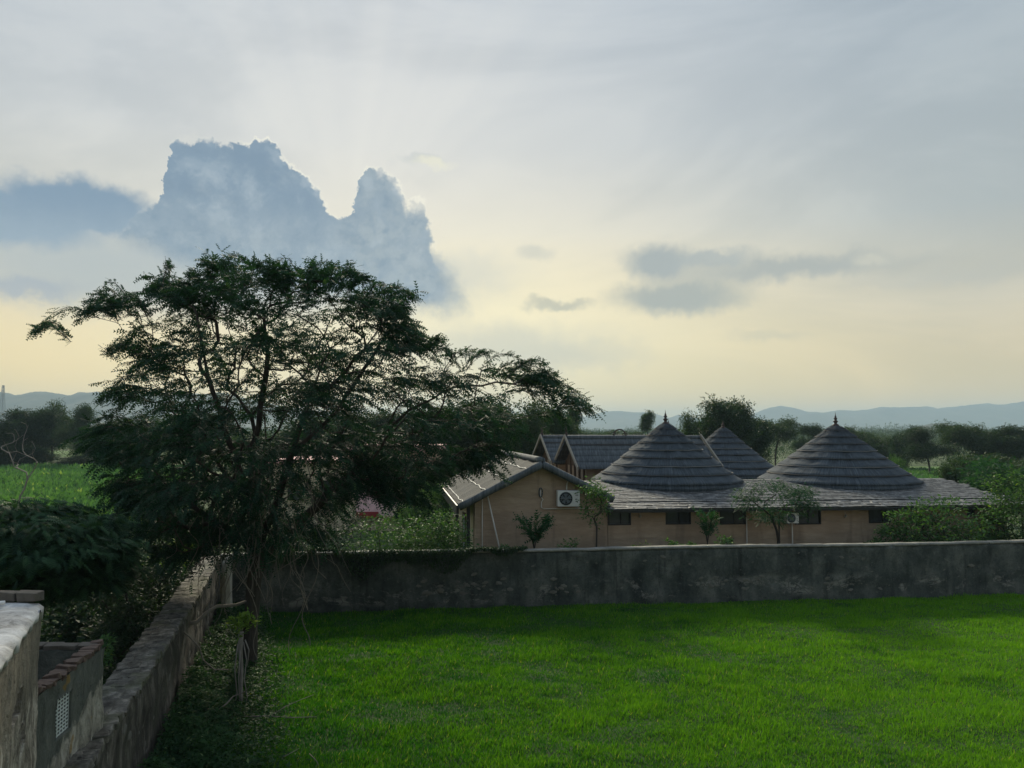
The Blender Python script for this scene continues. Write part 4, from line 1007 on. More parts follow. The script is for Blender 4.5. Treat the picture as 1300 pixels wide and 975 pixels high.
# ------------------------------------------------------------------ long thatched lodge with two gables (behind)
def lodge(px, py, Y, L, hw, dz, label, w_ang=.18, front=True):
    r0 = at(px, py, Y); a = math.atan(w_ang * .55); u = Vector((math.cos(a), math.sin(a), 0)); v = Vector((-w_ang, 1, 0)).normalized()
    zt = r0.z; ze = zt - dz
    def Q(s, d, z): p = r0 + u * s + v * d; p.z = z; return p
    t = thing('thatched_lodge', Q(L / 2, 0, 0), label, 'house', 'thatched lodges behind the gable house')
    w = MB(); w.v = [tuple(Q(.5, -hw + .5, 0)), tuple(Q(L - .5, -hw + .5, 0)), tuple(Q(L - .5, hw - .5, 0)), tuple(Q(.5, hw - .5, 0))] + [tuple(Q(.5, -hw + .5, ze)), tuple(Q(L - .5, -hw + .5, ze)), tuple(Q(L - .5, hw - .5, ze)), tuple(Q(.5, hw - .5, ze))]
    w.f = [(0, 1, 5, 4), (1, 2, 6, 5), (2, 3, 7, 6), (3, 0, 4, 7)]; w.build('wall', M['mud'], t)
    # gable end: timber below, cream triangle above
    g_ = MB(); g_.poly([Q(.35, -hw * .38, zt - dz * .42), Q(.35, hw * .38, zt - dz * .42), Q(.35, 0, zt - .08)]); g_.build('gable_panel', M['cream'], t)
    g_ = MB(); g_.poly([Q(.45, -hw * .9, ze), Q(.45, hw * .9, ze), Q(.45, hw * .36, zt - dz * .42), Q(.45, -hw * .36, zt - dz * .42)]); g_.build('gable_boarding', M['wood'], t)
    for k in range(5):
        b_ = MB(); dd = -hw * .7 + k * hw * .35; b_.obox(Q(.40, dd - .05, ze - 2.4), u * .08, v * .10, (0, 0, 2.4 + (dz * (1 - abs(dd) / hw)) * .55)); b_.build('post', M['wood'], t)
    # roof slopes in courses
    for sgn in (-1, 1):
        nc = 5
        for k in range(nc):
            q0 = k / nc; q1 = (k + 1) / nc + .03; ns = 40; V = []
            for i in range(ns + 1):
                s = L * i / ns
                for q, up in ((q0, .0), (q1, .10), (q1, .0)):
                    e = .018 * noise.noise(Vector((s * 1.4, q * 9, sgn + k))); V.append(tuple(Q(s, sgn * hw * q, zt - dz * q + up + e + (.02 if q == q0 else 0))))
            ii = np.arange((ns + 1) * 3).reshape(ns + 1, 3); Fc = np.stack([ii[:-1, :-1], ii[:-1, 1:], ii[1:, 1:], ii[1:, :-1]], -1).reshape(-1, 4)
            link('thatch_course', np_mesh('thatch_course', V, Fc, M['sheet']), t)
        b_ = MB(); b_.obox(Q(-.05, sgn * hw * 1.04, ze - .10), v * (-sgn * hw * 1.04) + Vector((0, 0, dz + .16)), -u * .07, (0, 0, .18)); b_.build('barge_board', M['palebarge'], t)
        b_ = MB(); b_.obox(Q(L + .05, sgn * hw * 1.04, ze - .10), v * (-sgn * hw * 1.04) + Vector((0, 0, dz + .16)), u * .07, (0, 0, .18)); b_.build('barge_board', M['palebarge'], t)
    b_ = MB(); b_.tube([Q(L * j / 20 , 0, zt + .05 + .02 * noise.noise(Vector((j * .7, L, 0)))) for j in range(21)], .13, 8); b_.build('ridge_roll', M['sheet'], t, True)
    b_ = MB(); b_.obox(Q(0, -hw * .30, zt - dz * .30 + .10), u * L, v * .06, (0, 0, .05)); b_.build('ridge_binding', M['darkrope'], t)
    b_ = MB(); q = Q(.0, 0, zt + .1); b_.lathe(q, [(.10, 0), (.05, .08), (.09, .16), (.03, .24), (.05, .30), (.008, .55)], 8); b_.build('finial', M['finial'], t, True)
    return t, Q, zt
_, Q1, zt1 = lodge(719, 557, 40.5, 7.2, 2.5, 1.42, 'long thatched lodge with cream gable end right of the gable house roof')
lodge(688, 556, 45.0, 6.0, 2.5, 1.30, 'thatched lodge farther left and behind, its gable end half hidden by the acacia')
q = Q1(2.75, 0, zt1 + .10); orn = thing('ridge_ornament', q, 'dark arched metal ornament standing on the thatched ridge', 'ornament')
b_ = MB(); b_.tube([q + Vector((.30 * math.cos(t) + .1, 0, .12 + .27 * math.sin(t))) for t in np.linspace(-.5, math.pi + .3, 14)], .035, 6); b_.build('arch', M['finial'], orn)
b_ = MB(); b_.tube([q + Vector((-.22, 0, -.12)), q + Vector((-.20, 0, .12))], .05, 6); b_.build('foot', M['finial'], orn)
b_ = MB(); b_.tube([q + Vector((.38 + .12 * math.cos(t), 0, .13 + .10 * math.sin(t))) for t in np.linspace(0, 6.2, 9)], .022, 5); b_.build('loop', M['finial'], orn)

# ------------------------------------------------------------------ pink house behind the acacia
ph = thing('pink_house', at(470, 640, 44).xy.to_3d(), 'tan and pink two storey house glimpsed through the acacia branches', 'house')
def pb(name, x0, y0, x1, y1, Y, dep, m, parent=None, vs=None):
    a = at(x0, y1, Y); b = at(x1, y0, Y); b_ = MB(); b_.box(a.x, b.x, Y, Y + dep, max(a.z, 0), b.z); return b_.build(name, M[m], parent or ph)
pb('wall', 345, 588, 470, 720, 44, 6, 'cream'); pb('upper_wall', 440, 572, 552, 632, 44.5, 5.5, 'mud'); pb('lower_wall', 470, 664, 600, 720, 43.8, 5, 'cream')
pb('pink_wall', 452, 627, 538, 655, 43.6, .4, 'pinkcloth'); pb('red_band', 452, 650, 480, 657, 43.4, .15, 'red'); pb('red_band', 505, 647, 538, 651, 43.4, .15, 'red')
pb('roof_trim', 340, 584, 470, 588, 43.8, 6.4, 'pinkwall'); pb('roof_trim', 436, 566, 556, 573, 44.2, 6, 'pinkwall')
dk = pb('door', 484, 586, 512, 626, 44.35, .1, 'void')
for x in (365, 405): w0 = pb('window', x, 610, x + 18, 635, 43.92, .06, 'darkframe'); pb('pane', x + 2, 612, x + 16, 633, 43.88, .03, 'glass', w0)

# ------------------------------------------------------------------ vegetation tools
def frames(D, roll):
    "rotation matrices whose x axis is D (n,3), rolled by roll about it"
    D = D / np.linalg.norm(D, axis=1, keepdims=True); up = np.tile(np.array([0, 0, 1.0]), (len(D), 1))
    bad = np.abs(D[:, 2]) > .97; up[bad] = (1, 0, 0)
    Y = np.cross(up, D); Y /= np.linalg.norm(Y, axis=1, keepdims=True); Z = np.cross(D, Y)
    c, s = np.cos(roll)[:, None], np.sin(roll)[:, None]
    return np.stack([D, Y * c + Z * s, -Y * s + Z * c], -1)
def stamp(tv, tf, P, Rm, S):
    tv = np.asarray(tv, float); tf = np.asarray(tf); n = len(P)
    V = np.einsum('nij,kj->nki', Rm, tv) * np.asarray(S)[:, None, None] + P[:, None, :]
    Fc = tf[None] + (np.arange(n) * len(tv))[:, None, None]
    return V.reshape(-1, 3), Fc.reshape(-1, tf.shape[1])
def rept(t, k): return np.repeat(t, k)
# templates (unit length along x)
LEAF = ([(0, 0, 0), (.45, .22, .06), (1, 0, -.05), (.45, -.22, .06)], [(0, 1, 2), (0, 2, 3)])
def frond_t(k=4, lw=.30, w=.055, droop=.18):
    v = []; f = []
    def tri(a, b, c): f.append((len(v), len(v) + 1, len(v) + 2)); v.extend([a, b, c])
    tri((0, .012, 0), (0, -.012, 0), (1, 0, -droop))
    for i in range(k):
        x = .12 + .80 * i / (k - 1); z = -droop * x * x; l = lw * (1 - .35 * abs(x - .5) * 2)
        for s in (1, -1): tri((x - w, 0, z), (x + w, 0, z), (x + .14, s * l, z - .05))
    return v, f
FROND = frond_t(4, .26, .10); FROND6 = frond_t(6, .34, .075, .25); BIGFROND = frond_t(8, .24, .06, .30)
BLADE = ([(0, .03, 0), (0, -.03, 0), (1, 0, -.12)], [(0, 1, 2)])
SPRIG = ([(0, 0, 0), (.55, .18, .05), (.95, .02, -.02), (.1, .1, 0), (.45, .55, .08), (.3, .7, -.05), (.1, -.1, 0), (.5, -.5, .08), (.32, -.7, -.05)], [(0, 1, 2), (3, 4, 5), (6, 7, 8)])

def tubes_np(segs, n=5):
    "segs: list of (pts(k,3), radii(k)); returns V,F"
    Vs, Fs, off = [], [], 0
    for pts, rad in segs:
        pts = np.asarray(pts, float); k = len(pts)
        if k < 2: continue
        T = np.gradient(pts, axis=0); T /= np.linalg.norm(T, axis=1, keepdims=True) + 1e-9
        ref = np.array([.3, .2, .93]); Uv = np.cross(T, ref); Uv /= np.linalg.norm(Uv, axis=1, keepdims=True) + 1e-9; Wv = np.cross(T, Uv)
        a = np.linspace(0, 2 * np.pi, n, endpoint=False); ring = Uv[:, None] * np.cos(a)[None, :, None] + Wv[:, None] * np.sin(a)[None, :, None]
        V = pts[:, None] + ring * np.asarray(rad)[:, None, None]; Vs.append(V.reshape(-1, 3))
        i = np.arange(k * n).reshape(k, n); j = np.roll(i, -1, 1)
        Fs.append(np.stack([i[:-1], j[:-1], j[1:], i[1:]], -1).reshape(-1, 4) + off); off += k * n
    return np.concatenate(Vs), np.concatenate(Fs)

def grow(limbs, targets, r_tip=.008, k_rad=.45, step=.35, seed=0, curl=.12, rmax=None):
    """limbs: list of polylines (first starts at the root; others start near it). targets (n,3).
    Returns tube segments and, for every target, the direction its twig arrives in."""
    r = np.random.default_rng(seed); nodes = []; par = []; rootd = []
    def addn(p, pa): nodes.append(np.array(p, float)); par.append(pa); rootd.append(0 if pa < 0 else rootd[pa] + np.linalg.norm(nodes[-1] - nodes[pa])); return len(nodes) - 1
    for li, L in enumerate(limbs):
        L = [np.array(p, float) for p in L]
        if li == 0: cur = addn(L[0], -1)
        else:
            d = [np.linalg.norm(q - L[0]) for q in nodes]; cur = int(np.argmin(d))
        for a, b in zip(L[:-1], L[1:]):
            m = max(1, int(np.linalg.norm(b - a) / step))
            for i in range(1, m + 1): cur = addn(a + (b - a) * i / m + r.normal(0, .02, 3) * (i < m), cur)
    root = nodes[0]; order = np.argsort(np.linalg.norm(targets - root, axis=1)); dirs = np.zeros_like(targets)
    load = []
    for t in order:
        T = targets[t]; A = np.array(nodes); d = np.linalg.norm(A - T, axis=1); rd = np.array(rootd)
        cost = d + .28 * np.maximum(0, rd - np.linalg.norm(T - root) * .9) + .8 * np.maximum(0, A[:, 2] - T[2] - .2 * d)
        cur = int(np.argmin(cost)); a = nodes[cur]; L = d[cur]; m = max(2, int(L / step))
        pd = (a - nodes[par[cur]]) if par[cur] >= 0 else T - a; pd = pd / (np.linalg.norm(pd) + 1e-9)
        c1 = a + pd * L * .35 + np.array([0, 0, .10 * L]); prev = a
        for i in range(1, m + 1):
            u = i / m; p = (1 - u) ** 2 * a + 2 * u * (1 - u) * c1 + u * u * T + (r.normal(0, curl * .12 * L, 3) if i < m else 0)
            cur = addn(p, cur)
        dirs[t] = T - nodes[par[cur]]; load.append(cur)
    n = len(nodes); cnt = np.zeros(n); 
    for l in load: cnt[l] += 1
    for i in range(n - 1, 0, -1): cnt[par[i]] += cnt[i]
    rad = r_tip * np.maximum(cnt, 1) ** k_rad
    if rmax: rad = np.minimum(rad, rmax)
    children = [[] for _ in range(n)]
    for i in range(1, n): children[par[i]].append(i)
    segs = []; st_ = [(0, None)]
    while st_:
        i, frm = st_.pop(); pts = [] if frm is None else [nodes[frm]]; rs = [] if frm is None else [min(rad[frm], rad[i] * 1.25)]
        cur = i
        while True:
            pts.append(nodes[cur]); rs.append(rad[cur]); ch = children[cur]
            if not ch: break
            best = max(ch, key=lambda c: rad[c])
            for c in ch:
                if c != best: st_.append((c, cur))
            cur = best
        if len(pts) > 1: segs.append((np.array(pts), np.array(rs)))
    return segs, dirs

def leaves_on(centers, dirs, per, spread, size, tmpl, r, flat=.45, droop=.25, jit=.7, out=None, tone_off=0.0):
    n = len(centers) * per; C = np.repeat(centers, per, 0); D = np.repeat(dirs / (np.linalg.norm(dirs, axis=1, keepdims=True) + 1e-9), per, 0)
    g = r.normal(0, 1, (n, 3)); g[:, 2] *= flat; P = C + g * spread
    Dl = D * .6 + g * .5 + r.normal(0, jit, (n, 3)) * np.array([1, 1, .5]); Dl[:, 2] -= droop
    Rm = frames(Dl, r.normal(0, .6, n)); S = size * r.uniform(.65, 1.35, n)
    V, Fc = stamp(tmpl[0], tmpl[1], P, Rm, S); tone = np.clip(r.beta(2, 2.4, n) + tone_off, 0, 1); sp = r.random(n) < .015; tone[sp] = 1.0
    return V, Fc, np.repeat(tone, len(tmpl[0]))
def cat(parts):
    Vs, Fs, Ts, off = [], [], [], 0
    for V, Fc, T in parts: Vs.append(V); Fs.append(Fc + off); Ts.append(T); off += len(V)
    return np.concatenate(Vs), np.concatenate(Fs), np.concatenate(Ts)

# ------------------------------------------------------------------ the big acacia
TY = 18.5
def tw(px, py, d=0.0): p = at(px, py, TY); k = (TY + d) / TY; return np.array([p.x * k, TY + d, CZ + (p.z - CZ) * k])
sil = [(50, 422), (80, 407), (112, 402), (120, 385), (165, 383), (208, 368), (210, 345), (220, 345), (226, 362), (255, 354), (275, 337), (320, 334), (350, 347), (375, 353), (400, 345), (440, 345), (456, 356), (500, 372), (522, 380), (505, 400),
       (525, 417), (530, 437), (560, 442), (620, 458), (660, 468), (690, 478), (710, 500), (745, 514), (738, 526), (690, 530), (640, 548), (625, 575), (590, 590), (560, 600), (535, 640), (500, 640), (480, 655), (450, 610), (420, 640), (400, 680), (350, 690),
       (290, 690), (240, 706), (190, 700), (165, 650), (150, 600), (130, 560), (122, 530), (146, 505), (176, 470), (205, 442), (150, 455), (146, 445), (172, 428), (172, 408), (125, 402), (80, 417), (52, 424)]
silA = np.array(sil, float)
def inside(px, py, poly=silA):
    x0, y0 = poly[:, 0], poly[:, 1]; x1, y1 = np.roll(x0, -1), np.roll(y0, -1)
    c = ((y0 > py) != (y1 > py)) & (px < (x1 - x0) * (py - y0) / (y1 - y0 + 1e-12) + x0); return c.sum() % 2 == 1
def edge_dist(px, py):
    a = silA; b = np.roll(silA, -1, 0); p = np.array([px, py]); ab = b - a; t = np.clip(((p - a) * ab).sum(1) / ((ab ** 2).sum(1) + 1e-9), 0, 1)
    return np.sqrt((((a + ab * t[:, None]) - p) ** 2).sum(1)).min()
def sky_hole(px, py):
    "thin places in the crown where the sky shows"
    h = 0
    for cx, cy, rx, ry, s in ((205, 480, 60, 30, .8), (503, 402, 30, 22, .7), (350, 395, 20, 10, .5), (165, 520, 40, 18, .6), (300, 450, 26, 22, .8), (470, 520, 50, 34, 1.0), (440, 425, 40, 18, .75), (505, 470, 40, 24, .7), (560, 500, 60, 14, .7), (250, 500, 40, 20, .7), (390, 540, 28, 14, .6), (640, 512, 60, 10, .6), (330, 490, 20, 14, .6), (395, 600, 20, 26, .7), (420, 655, 40, 12, .5), (500, 640, 30, 18, .7)):
        h = max(h, s * math.exp(-(((px - cx) / rx) ** 2 + ((py - cy) / ry) ** 2)))
    return h
def big_tree():
    r = np.random.default_rng(11); T = []; dense = []
    tries = 0
    while len(T) < 1220 and tries < 60000:
        tries += 1; px = r.uniform(45, 748); py = r.uniform(330, 710)
        if not inside(px, py): continue
        e = edge_dist(px, py)
        if e < 3: continue
        half = min(3.0, .45 + e * .032) ; d = r.uniform(-1, 1) * half
        lay = noise.noise(Vector((px * .012 + d * .25, py * .042, 3.3)))
        if lay < -.06 and r.random() < .88: continue
        if r.random() < sky_hole(px, py) * 1.12: continue
        T.append(tw(px, py, d)); dense.append(e)
    T = np.array(T)
    # drooping skirt twigs in front on the left and over the wall
    b0 = tw(318, 845); b0[2] = 0
    limbs = [[b0, tw(318, 800), tw(322, 740), tw(330, 690), tw(322, 640, .3), tw(320, 580, .2), tw(330, 520), tw(340, 450, -.3), tw(335, 400)],
             [tw(326, 735), tw(336, 705, .2), tw(365, 675, .4), tw(405, 640, .5), tw(440, 605, .4), tw(478, 560, .3), tw(520, 520, .2), tw(575, 492), tw(630, 485, -.2), tw(685, 492, -.2)],
             [tw(440, 605, .4), tw(490, 570, .8), tw(545, 540, 1), tw(600, 515, 1.2), tw(640, 505, 1.2)],
             [tw(330, 690), tw(350, 640, -.6), tw(368, 580, -1.1), tw(395, 500, -1.5), tw(425, 430, -1.8)],
             [tw(322, 660), tw(285, 600, .6), tw(240, 540, 1.0), tw(190, 480, 1.2), tw(150, 410, 1.0), tw(118, 402, .8)],
             [tw(322, 640), tw(290, 560, -.8), tw(265, 480, -1.2), tw(250, 400, -1.4)],
             [tw(326, 700), tw(270, 660, -.8), tw(215, 620, -1.4), tw(175, 570, -1.6)],
             [tw(368, 580, -1.1), tw(430, 520, -.4), tw(480, 440, 0), tw(510, 395, .2)]]
    segs, dirs = grow(limbs, T, .0072, .48, .30, 4, .14, .17)
    # make the two main stems stouter
    root = thing('acacia_tree', b0, 'large dark feathery acacia spreading over the corner of the two walls', 'tree')
    V, Fc = tubes_np([s for s in segs if s[1].max() > .045], 9); link('trunk', np_mesh('trunk', V, Fc, M['bark'], smooth=True), root)
    fine = [s for s in segs if s[1].max() <= .045]; V, Fc = tubes_np(fine, 4); tw_ = link('branches', np_mesh('branches', V, Fc, M['bark'], smooth=True), root); tw_['kind'] = 'stuff'
    # sprays: each target carries three arching twigs hung with fronds
    ctr = tw(330, 560); n = len(T); per = 3
    base = np.repeat(T, per, 0); outd = base - ctr; outd[:, 1] *= .8; outd[:, 2] *= .35; outd /= np.linalg.norm(outd, axis=1, keepdims=True)
    dr = outd * .8 + r.normal(0, .5, (n * per, 3)) * np.array([1, 1, .35]); dr /= np.linalg.norm(dr, axis=1, keepdims=True)
    Lg = r.uniform(.45, 1.20, n * per) * np.repeat(np.clip(np.array(dense) / 30, .62, 1), per); K = 15; us = np.linspace(.0, 1, K)
    P = base[:, None] + dr[:, None] * (Lg[:, None] * us)[:, :, None]; P[:, :, 2] += (.16 * us - .34 * us ** 2)[None] * Lg[:, None] * 1.3
    tang = np.repeat(dr[:, None], K, 1).copy(); tang[:, :, 2] += (.10 - .52 * us)[None]
    # twig lines
    segs2 = [(P[i, ::2], np.linspace(.006, .002, len(us[::2]))) for i in range(0, n * per, 2)]
    V, Fc = tubes_np(segs2, 3); t2 = link('twigs', np_mesh('twigs', V, Fc, M['bark']), root); t2['kind'] = 'stuff'
    Pf = P.reshape(-1, 3); Tf = tang.reshape(-1, 3); keep = r.random(len(Pf)) < .80; Pf, Tf = Pf[keep], Tf[keep]; m = len(Pf)
    sidev = np.cross(Tf, np.array([0, 0, 1.0])); sidev /= np.linalg.norm(sidev, axis=1, keepdims=True) + 1e-9
    sg = r.choice([-1, 1], m)[:, None]; D = Tf * .9 + sidev * sg * r.uniform(.3, .9, (m, 1)) + r.normal(0, .25, (m, 3)); D[:, 2] -= r.uniform(0, .55, m)
    V, Fc = stamp(FROND[0], FROND[1], Pf, frames(D, r.normal(0, .7, m)), r.uniform(.13, .27, m))
    tone = np.clip(r.beta(2, 2.5, m) + .25 * (Pf[:, 2] - 6) / 5 - .05, 0, .9); tone[r.random(m) < .006] = 1  # tone rises with height: light on the crown top put into leaf colour
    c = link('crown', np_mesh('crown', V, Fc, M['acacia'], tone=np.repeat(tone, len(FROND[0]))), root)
    # long whips that poke out of the outline
    wv = []
    whips = [((118, 402), (45, 421)), ((160, 385), (118, 384)), ((222, 372), (213, 338)), ((330, 345), (280, 332)), ((372, 362), (330, 333)), ((420, 360), (452, 346)), ((400, 365), (440, 341)), ((480, 372), (526, 377)), ((500, 395), (520, 408)),
             ((200, 420), (150, 450)), ((190, 478), (128, 505)), ((170, 540), (122, 535)), ((655, 470), (712, 482)), ((690, 492), (746, 512)), ((640, 500), (700, 520)), ((700, 500), (736, 528)), ((540, 445), (560, 432)), ((255, 365), (240, 350)), ((180, 500), (135, 540)), ((600, 600), (640, 610)), ((520, 440), (535, 428)), ((210, 600), (150, 590)), ((210, 560), (140, 565)),
             ((380, 358), (346, 338)), ((300, 352), (262, 345)), ((440, 365), (470, 358)), ((230, 385), (190, 368)), ((150, 400), (100, 408)), ((640, 480), (690, 462)), ((590, 470), (618, 450)), ((670, 500), (720, 540)), ((560, 480), (600, 448))]
    for k in range(46):      # more outward sprays all round the rim of the crown
        t = r.uniform(0, 1); i = int(r.integers(0, 52)); a_, b_ = silA[i], silA[i + 1]; q_ = a_ + (b_ - a_) * t
        if q_[1] > 560: continue
        c_ = np.array([330., 520.]); dv = q_ - c_; dv /= np.linalg.norm(dv); dv = dv * [1.0, .55]
        whips.append((tuple(q_ - dv * r.uniform(25, 45)), tuple(q_ + dv * r.uniform(0, 12))))
    for a, b in whips:
        for q in range(2):
            A = tw(a[0] + r.normal(0, 5), a[1] + r.normal(0, 4), r.normal(0, .4)); B = tw(b[0] + r.normal(0, 3 * q), b[1] + r.normal(0, 3 * q), r.normal(0, .5)); k = 14; u = np.linspace(0, 1, k)[:, None]
            pts = A + (B - A) * u; pts[:, 2] += (.22 * np.sin(u[:, 0] * np.pi)) * np.linalg.norm(B - A); wv.append((pts, np.linspace(.012, .003, k)))
    V, Fc = tubes_np(wv, 3); t3 = link('branches', np_mesh('branches', V, Fc, M['bark']), root); t3['kind'] = 'stuff'
    Pw = np.concatenate([w[0] for w in wv]); Dw = np.concatenate([np.gradient(w[0], axis=0) for w in wv]); Pw = np.repeat(Pw, 4, 0); Dw = np.repeat(Dw, 4, 0); Dw /= np.linalg.norm(Dw, axis=1, keepdims=True)
    m = len(Pw); Pw += r.normal(0, .03, Pw.shape); Dw = Dw + r.normal(0, .55, (m, 3)); V, Fc = stamp(FROND[0], FROND[1], Pw, frames(Dw, r.normal(0, .6, m)), r.uniform(.10, .21, m))
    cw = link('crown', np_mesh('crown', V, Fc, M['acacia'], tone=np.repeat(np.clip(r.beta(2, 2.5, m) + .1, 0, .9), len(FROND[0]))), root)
    return root, len(Pf)
acacia, nfr = big_tree()
# tangle of dry hanging vines on the trunk
def vines():
    r = np.random.default_rng(5); segs = []
    for k in range(85):
        a = (r.uniform(255, 400), r.uniform(560, 700)); L = r.uniform(40, 150); b = (a[0] + r.normal(0, 28), min(a[1] + L, 850)); d0 = r.uniform(-1.3, .1)
        A = tw(a[0], a[1], d0); B = tw(b[0], b[1], d0 + r.normal(0, .3)); u = np.linspace(0, 1, 16)[:, None]
        ph = r.uniform(0, 6, 3); am = r.uniform(.06, .28, 3); pts = A + (B - A) * u + np.stack([am[0] * np.sin(u[:, 0] * 6 + ph[0]), am[1] * np.sin(u[:, 0] * 5 + ph[1]), am[2] * np.sin(u[:, 0] * 4 + ph[2])], -1) * np.sin(u * np.pi)
        segs.append((pts, np.full(16, r.uniform(.004, .011))))
    V, Fc = tubes_np(segs, 4); o = link('vines', np_mesh('vines', V, Fc, M['vine']), acacia); o['kind'] = 'stuff'
vines()
def stick(name, pts, r0, r1, label, m='vine', cat_='branch', grp=None):
    k = len(pts); b_ = MB(); b_.tube(pts, [r0 + (r1 - r0) * i / (k - 1) for i in range(k)], 7); o = recenter(b_.build(name, M[m], smooth=True)); tag(o, label, cat_, grp); return o
stick('fallen_branch', [tw(232, 793, -1.0), tw(250, 790, -.9), tw(262, 778, -.7), tw(275, 770, -.5), tw(300, 768, -.2), tw(322, 760, 0)], .05, .03, 'thick bare branch reaching from the dark trunk across the top of the side wall')
stick('fallen_branch', [tw(224, 795, -2), tw(240, 808, -2), tw(253, 822, -1.9), tw(258, 838, -1.8), tw(272, 850, -1.8), tw(290, 850, -1.7)], .022, .010, 'thin curved twig hanging down the lawn side of the side wall')
g1, g2 = gr(262, 900, .25), gr(312, 878, .5); stick('fallen_branch', [g1, gr(276, 902, .3), gr(288, 893, .4), gr(296, 884, .4), g2, gr(316, 872, .8)], .018, .008, 'pale crooked twig lying in the weeds at the foot of the pale stump')
stick('fallen_branch', [gr(308, 910, .12), gr(340, 909, .16), gr(372, 911, .15), gr(402, 910, .12)], .014, .006, 'straight pale twig lying level in the weeds to the right of the stump')
stick('fallen_branch', [gr(345, 908, .15), gr(362, 897, .25), gr(380, 889, .3), gr(398, 882, .3)], .010, .004, 'slim twig forking upwards over the level twig in the weeds')
stick('fallen_branch', [gr(358, 962, .15), gr(371, 955, .2), gr(380, 950, .2)], .009, .004, 'short pale twig in the dark grass at the bottom edge left of its twin')
stick('fallen_branch', [gr(393, 957, .15), gr(401, 965, .2), gr(406, 974, .1)], .009, .004, 'short pale twig in the dark grass at the bottom edge right of its twin')
# pale peeled stump with roots and a bright sprout
gs = gr(306, 900); stp = thing('pale_stump', gs, 'thin pale peeled stump with dangling roots standing in the weeds under the acacia', 'stump')
def sp(px, py, d=0): p = at(px, py, gs.y + d); return p
b_ = MB(); b_.tube([sp(306, 802), sp(305, 825), sp(307, 850), sp(306, 880), Vector((gs.x, gs.y, -.02))], [.06, .045, .035, .03, .05], 9); b_.build('trunk', M['palebark'], stp, True)
for k, (pts) in enumerate([[(302, 818), (298, 850), (301, 880), (296, 905)], [(309, 815), (313, 838), (310, 862), (314, 885), (309, 902)], [(305, 826), (303, 860), (304, 895)], [(311, 812), (316, 825), (314, 845)]]):
    b_ = MB(); b_.tube([sp(x, y, -.04 - .02 * k) for x, y in pts], [.014, .012, .010, .009, .008][:len(pts)], 6); b_.build('root', M['palebark'], stp, True)
r = np.random.default_rng(3); C = np.array([sp(x, y, -.1) for x, y in ((300, 795), (308, 788), (315, 792), (304, 802), (312, 785), (320, 790), (298, 788))], float)
V, Fc, T = leaves_on(C, np.tile([0, 0, 1.0], (len(C), 1)), 26, .07, .12, LEAF, r, .8, .1); link('sprout', np_mesh('sprout', V, Fc, M['bright'], tone=T), stp)

# ------------------------------------------------------------------ generic trees
def tree_proto(name, h, rad, style, seed, leafm, per=34, nt=46, lsize=.30, trunk_h=.35, flat=.5, tmpl=None, barkm='bark'):
    "tree at the origin, h tall and 2*rad wide"
    r = np.random.default_rng(seed); T = []; tmpl = tmpl or SPRIG
    zc = h * (trunk_h + 1) / 2; hz = h * (1 - trunk_h) / 2
    lobes = []
    nl = {'round': 7, 'flat': 6, 'bush': 8, 'slim': 3, 'open': 8}[style]
    for i in range(nl):
        a = r.uniform(0, 2 * math.pi); q = r.uniform(.25, .72)
        if style == 'flat': lobes.append((q * rad * math.cos(a), q * rad * math.sin(a), h * r.uniform(.68, .86), rad * r.uniform(.35, .55), h * r.uniform(.10, .16)))
        elif style == 'slim': lobes.append((.3 * rad * math.cos(a), .3 * rad * math.sin(a), h * r.uniform(.68, .88), rad * .6, h * .16))
        elif style == 'bush': lobes.append((q * rad * math.cos(a), q * rad * math.sin(a), h * r.uniform(.25, .7), rad * r.uniform(.35, .55), h * r.uniform(.18, .3)))
        elif style == 'open': lobes.append((q * rad * math.cos(a), q * rad * math.sin(a), h * r.uniform(.45, .88), rad * r.uniform(.22, .40), h * r.uniform(.08, .14)))
        else: lobes.append((q * rad * math.cos(a), q * rad * math.sin(a), zc + hz * r.uniform(-.5, .55), rad * r.uniform(.38, .6), hz * r.uniform(.35, .55)))
    for i in range(nt):
        x, y, z, rr_, rz_ = lobes[i % nl]; d = r.normal(0, 1, 3); d /= np.linalg.norm(d); q = r.uniform(.35, 1) ** .5
        T.append((x + d[0] * rr_ * q, y + d[1] * rr_ * q, z + d[2] * rz_ * q))
    T = np.array(T); sc_ = h / T[:, 2].max() * .97; T[:, 2] = np.maximum(T[:, 2] * min(1.1, sc_), h * .08)
    tr = [[(0, 0, -.1), (r.normal(0, .03) * h, r.normal(0, .03) * h, h * trunk_h * .6), (r.normal(0, .05) * h, r.normal(0, .05) * h, h * trunk_h * 1.1)]]
    segs, dirs = grow(tr, T, h * .0022, .5, h * .07, seed, .15)
    root = bpy.data.objects.new(name, None); col.objects.link(root); root.empty_display_size = .2
    V, Fc = tubes_np(segs, 5); link('trunk', np_mesh('trunk', V, Fc, M[barkm], smooth=True), root, False)
    sp_ = rad * (.16 if style != 'slim' else .2)
    V, Fc, T_ = leaves_on(T, dirs, per, sp_, lsize, tmpl, r, flat, .15, .8)
    link('crown', np_mesh('crown', V, Fc, M[leafm], tone=T_), root, False)
    return root
